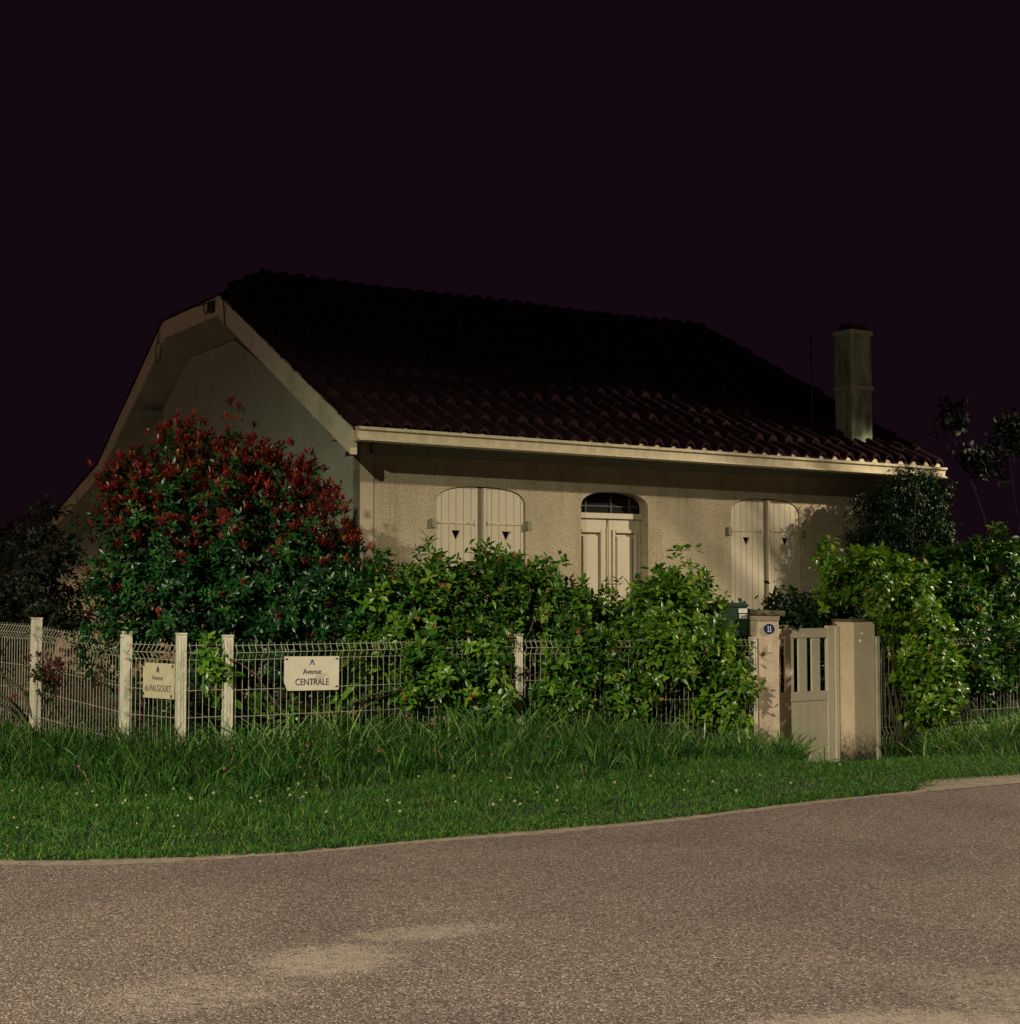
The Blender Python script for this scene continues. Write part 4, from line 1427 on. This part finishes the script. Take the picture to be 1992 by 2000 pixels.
def scatter(n, x0, x1, y0, y1, f):
    out = []
    tot = 0
    while tot < n:
        p = np.stack([R.uniform(x0, x1, n), R.uniform(y0, y1, n)], 1)
        k = f(p[:, 0], p[:, 1]) > R.random(n)
        out.append(p[k])
        tot += k.sum()
    return np.concatenate(out)[:n]


def sq(x, y):
    rx, ry = x - FENCE[0], y - FENCE[1]
    return rx * DX + ry * DY, -rx * DY + ry * DX


def lq(x, y):
    """distance in front of whichever fence run is nearer (negative = in front)"""
    s, q = sq(x, y)
    nx_, ny_ = -(PB[1] - LC[1]), (PB[0] - LC[0])
    l = math.hypot(nx_, ny_)
    ql = ((x - LC[0]) * -nx_ + (y - LC[1]) * -ny_) / l
    return np.where(x < LC[0], -np.abs(ql), q), ql


def patchy(x, y):
    a = 0.5 + 0.25 * np.sin(x * 2.7 + 1.3 * np.sin(y * 2.1)) + 0.25 * np.sin(y * 3.3 + x * 1.1 + 2)
    b = 0.5 + 0.5 * np.sin(x * 9.1 + 2.3 * np.sin(y * 6.3)) * np.sin(y * 8.7 + 1.9 * np.sin(x * 5.1))
    return 0.45 * a + 0.55 * b


def street(x, y):
    """true on the street side of the fences"""
    s, q = sq(x, y)
    cr = (PB[0] - LC[0]) * (y - LC[1]) - (PB[1] - LC[1]) * (x - LC[0])
    return (q < 0.1) | ((x < LC[0]) & (cr > -0.05))


def in_short(x, y):
    e = (y - edge_y(x)) * 0.85
    s, q = sq(x, y)
    gate_strip = (s > 4.9) & (s < 6.3)
    d = np.where(e > -0.03 + 0.03 * np.sin(x * 9), 1.0, 0)
    d = d * np.where(street(x, y), 1, 0)
    d = d * np.where((s > 5.7) & (s < 6.6) & (q > -0.55), 0.12, 1)
    d = d * np.where((x > 2.55) & (e < 0.18) & (x < 2.9), 0.15, 1)
    d = d * np.where((x > 2.9) & (e < 0.10), 0.15, 1)
    return d * (0.32 + 0.68 * (e < 1.7)) * (0.5 + 0.5 * sstep(0.25, 0.5, patchy(x * 0.8 + 3, y * 0.9)))


xy = scatter(112000, -4.6, 5.6, 6.6, 14.3, in_short)
rx_ = R.uniform(-4.6, 5.6, 16000)
ry_ = edge_y(rx_) + np.abs(R.normal(0, 0.16, 16000)) - 0.045
kk = ~((rx_ > 2.55) & (R.random(16000) < 0.8) & (ry_ - edge_y(rx_) < 0.12))
xy = np.concatenate([xy, np.stack([rx_[kk], ry_[kk]], 1)])
e = (xy[:, 1] - edge_y(xy[:, 0])) * 0.85
h = R.uniform(0.025, 0.06, len(xy)) * (0.75 + 0.95 * sstep(0.0, 1.5, e)) * (0.7 + 0.7 * patchy(xy[:, 0], xy[:, 1]))
gs_, gq_ = sq(xy[:, 0], xy[:, 1])
h = np.where((gs_ - gq_ * 0.9 > 5.2) & (gs_ < 6.45) & (gq_ > -1.8), h * 0.45, h)
grass = blades("grass", xy, h, R.uniform(0.003, 0.0058, len(xy)), R.uniform(0.2, 1.0, len(xy)), M['grass'], 0.50, 0.27)
tag(grass, "short clover-dotted verge grass along the asphalt", "grass", kind='stuff')


def in_tall(x, y):
    e = (y - edge_y(x)) * 0.85
    s, q = sq(x, y)
    near = sstep(1.25, 2.5, e + 0.30 * np.sin(x * 3.1) + 0.2 * np.sin(x * 7.7))
    near = near * np.where((q < 0.25) | street(x, y), 1, 0) * (0.15 + 0.85 * sstep(0.3, 0.6, patchy(x, y)))
    near = near * np.where((s - q * 0.9 > 5.2) & (s - q * 0.9 < 7.2) & (s < 6.35) & (q < 0.3), 0.0, 1)          # tall grass left out along the camera's sight line to the gate
    near = near * np.where((s <= 4.75) & (s > 3.0), sstep(-2.2, -1.0, q), 1)
    near = near * np.where(s >= 6.35, sstep(-2.4, -1.3, q) , 1)
    return near


ctr = scatter(1350, -4.8, 6.4, 7.6, 15.5, in_tall)          # tufts, each a fan of blades
nb = R.integers(6, 26, len(ctr))
ci = np.repeat(np.arange(len(ctr)), nb)
off = R.normal(0, 0.035, (len(ci), 2))
xy = ctr[ci] + off
ang = np.arctan2(off[:, 1], off[:, 0]) + R.normal(0, 0.5, len(ci))
th = R.uniform(0.5, 1.25, len(ctr))[ci]
lw = scatter(3200, -4.8, 6.4, 7.6, 15.5, in_tall)
xy = np.concatenate([xy, lw])
ang = np.concatenate([ang, R.uniform(0, 6.28, len(lw))])
th = np.concatenate([th, R.uniform(0.35, 0.8, len(lw))])
s_, q_ = sq(xy[:, 0], xy[:, 1])
e = (xy[:, 1] - edge_y(xy[:, 0])) * 0.85
h = R.uniform(0.22, 0.42, len(xy)) * th * (0.50 + 0.6 * sstep(1.3, 3.3, e))
h = np.where(s_ > 6.3, h * 1.25, h)
h = np.where(xy[:, 0] < -2.9, h * 0.75, h)
tall = blades("tall_grass", xy, h, R.uniform(0.005, 0.012, len(xy)), R.uniform(0.2, 0.95, len(xy)), M['grass'], 0.33, 0.28, ang)
tag(tall, "tall unmown grass at the foot of the wire fences", "grass", kind='stuff')

# broad arching blades: a clump right of the gate and some in front of the corner
cl = []
for (cs_, cq_, n_, sd) in [(6.85, -0.62, 200, 0.22), (7.25, -0.60, 330, 0.24), (7.7, -0.52, 330, 0.25), (6.5, -0.62, 50, 0.12), (8.2, -0.4, 150, 0.3),
                           (-0.35, -0.55, 55, 0.22), (0.3, -0.5, 70, 0.3), (4.3, -0.5, 150, 0.30), (4.6, -0.35, 90, 0.15), (3.4, -0.45, 110, 0.4), (1.6, -.4, 90, .5)]:
    sc = np.stack([R.normal(cs_, sd, n_), R.normal(cq_, sd * 0.5, n_)], 1)
    x = FENCE[0] + DX * sc[:, 0] - DY * sc[:, 1]
    y = FENCE[1] + DY * sc[:, 0] + DX * sc[:, 1]
    cl.append(np.stack([x, y], 1))
xy = np.concatenate(cl)
arc = blades("arching_grass", xy, R.uniform(0.30, 0.62, len(xy)), R.uniform(0.010, 0.019, len(xy)), R.uniform(0.45, 1.0, len(xy)), M['sedge'], 0.55, 0.25)
tag(arc, "broad arching grass blades in clumps before the fence", "grass", kind='stuff')

# clover and weed leaves
n = 15000
xy = scatter(n, -4.4, 5.0, 6.7, 13.6, lambda x, y: in_short(x, y) * (0.15 + 0.85 * (patchy(x * 1.3 + 4, y * 1.2) > 0.5)))
e = (xy[:, 1] - edge_y(xy[:, 0])) * 0.85
z = ground_z(xy[:, 0], xy[:, 1]) + R.uniform(0.01, 0.05, n) * (0.6 + 1.3 * sstep(0.3, 2, e))
pos = np.stack([xy[:, 0], xy[:, 1], z], 1)
a = R.uniform(0, 6.28, n)
D = np.stack([np.cos(a), np.sin(a), R.uniform(-0.1, 0.5, n)], 1)
U = np.stack([R.normal(0, .3, n), R.normal(-.2, .3, n), np.ones(n)], 1)
cv = leaves("clover_leaves", pos, D, U, R.uniform(0.012, 0.024, n), R.uniform(0.010, 0.018, n), R.random(n), M['clover'], None, (0, 0, 0), 0.1, 0.2, (0.5,), (1.0,))
tag(cv, "low clover and weed leaves among the verge grass", "ground cover", kind='stuff')


# clover flower heads
def flower_mesh(name, mat, r):
    bm = bmesh.new()
    for k in range(26):
        d_ = nrm(R.normal(0, 1, 3))
        mm = Matrix.Translation(Vector(d_ * r * 0.62)) @ Matrix.Scale(r * 0.42, 4)
        bmesh.ops.create_icosphere(bm, subdivisions=1, radius=1.0, matrix=mm)
    me = bpy.data.meshes.new(name)
    bm.to_mesh(me)
    bm.free()
    me.materials.append(mat)
    return me


fw = flower_mesh("clover_flower", M['flowerwhite'], 0.0105)
fp_ = flower_mesh("clover_flower", M['flowerpink'], 0.0115)
cnt = 0
spots = []
for k in range(60):
    x = R.uniform(-2.9, 0.1) if k < 44 else R.uniform(0.1, 2.6)
    y = edge_y(x) + (R.uniform(0.55, 2.0) if k < 44 else R.uniform(0.4, 1.4))
    spots.append((x, float(y), 0))
for k in range(26):
    x = R.uniform(-2.7, 1.6)
    y = edge_y(x) + R.uniform(1.6, 3.0)
    spots.append((x, float(y), 1))
for k in range(16):
    s_, q_ = R.uniform(5.2, 6.3), R.uniform(-1.3, -0.45)
    x, y = W(FENCE, s_, q_)
    spots.append((x, y, 2))
for (x, y, kind) in spots:
    o = bpy.data.objects.new("clover_flower", fp_ if kind == 1 else fw)
    C.objects.link(o)
    ee = (y - float(edge_y(x))) * 0.85
    lift = 0.035 + 0.035 * min(1, ee) + (0.12 if kind == 1 else 0.0)
    o.location = (x, y, float(ground_z(x, y)) + lift * R.uniform(0.85, 1.2))
    k_ = R.uniform(0.5, 0.9) * (0.6 if kind == 2 else 1)
    o.scale = (k_, k_, k_)
    o.rotation_euler = (R.normal(0, .2), R.normal(0, .2), R.uniform(0, 6))
    if kind == 1:
        tag(o, "pink clover flower head in the tall verge grass", "flower", "pink clover flowers in the verge")
    elif kind == 2:
        tag(o, "tiny white daisy-like flower on the ground before the gate", "flower", "small white flowers before the gate")
    else:
        tag(o, "cream white clover flower head in the short verge grass", "flower", "white clover flowers in the verge")
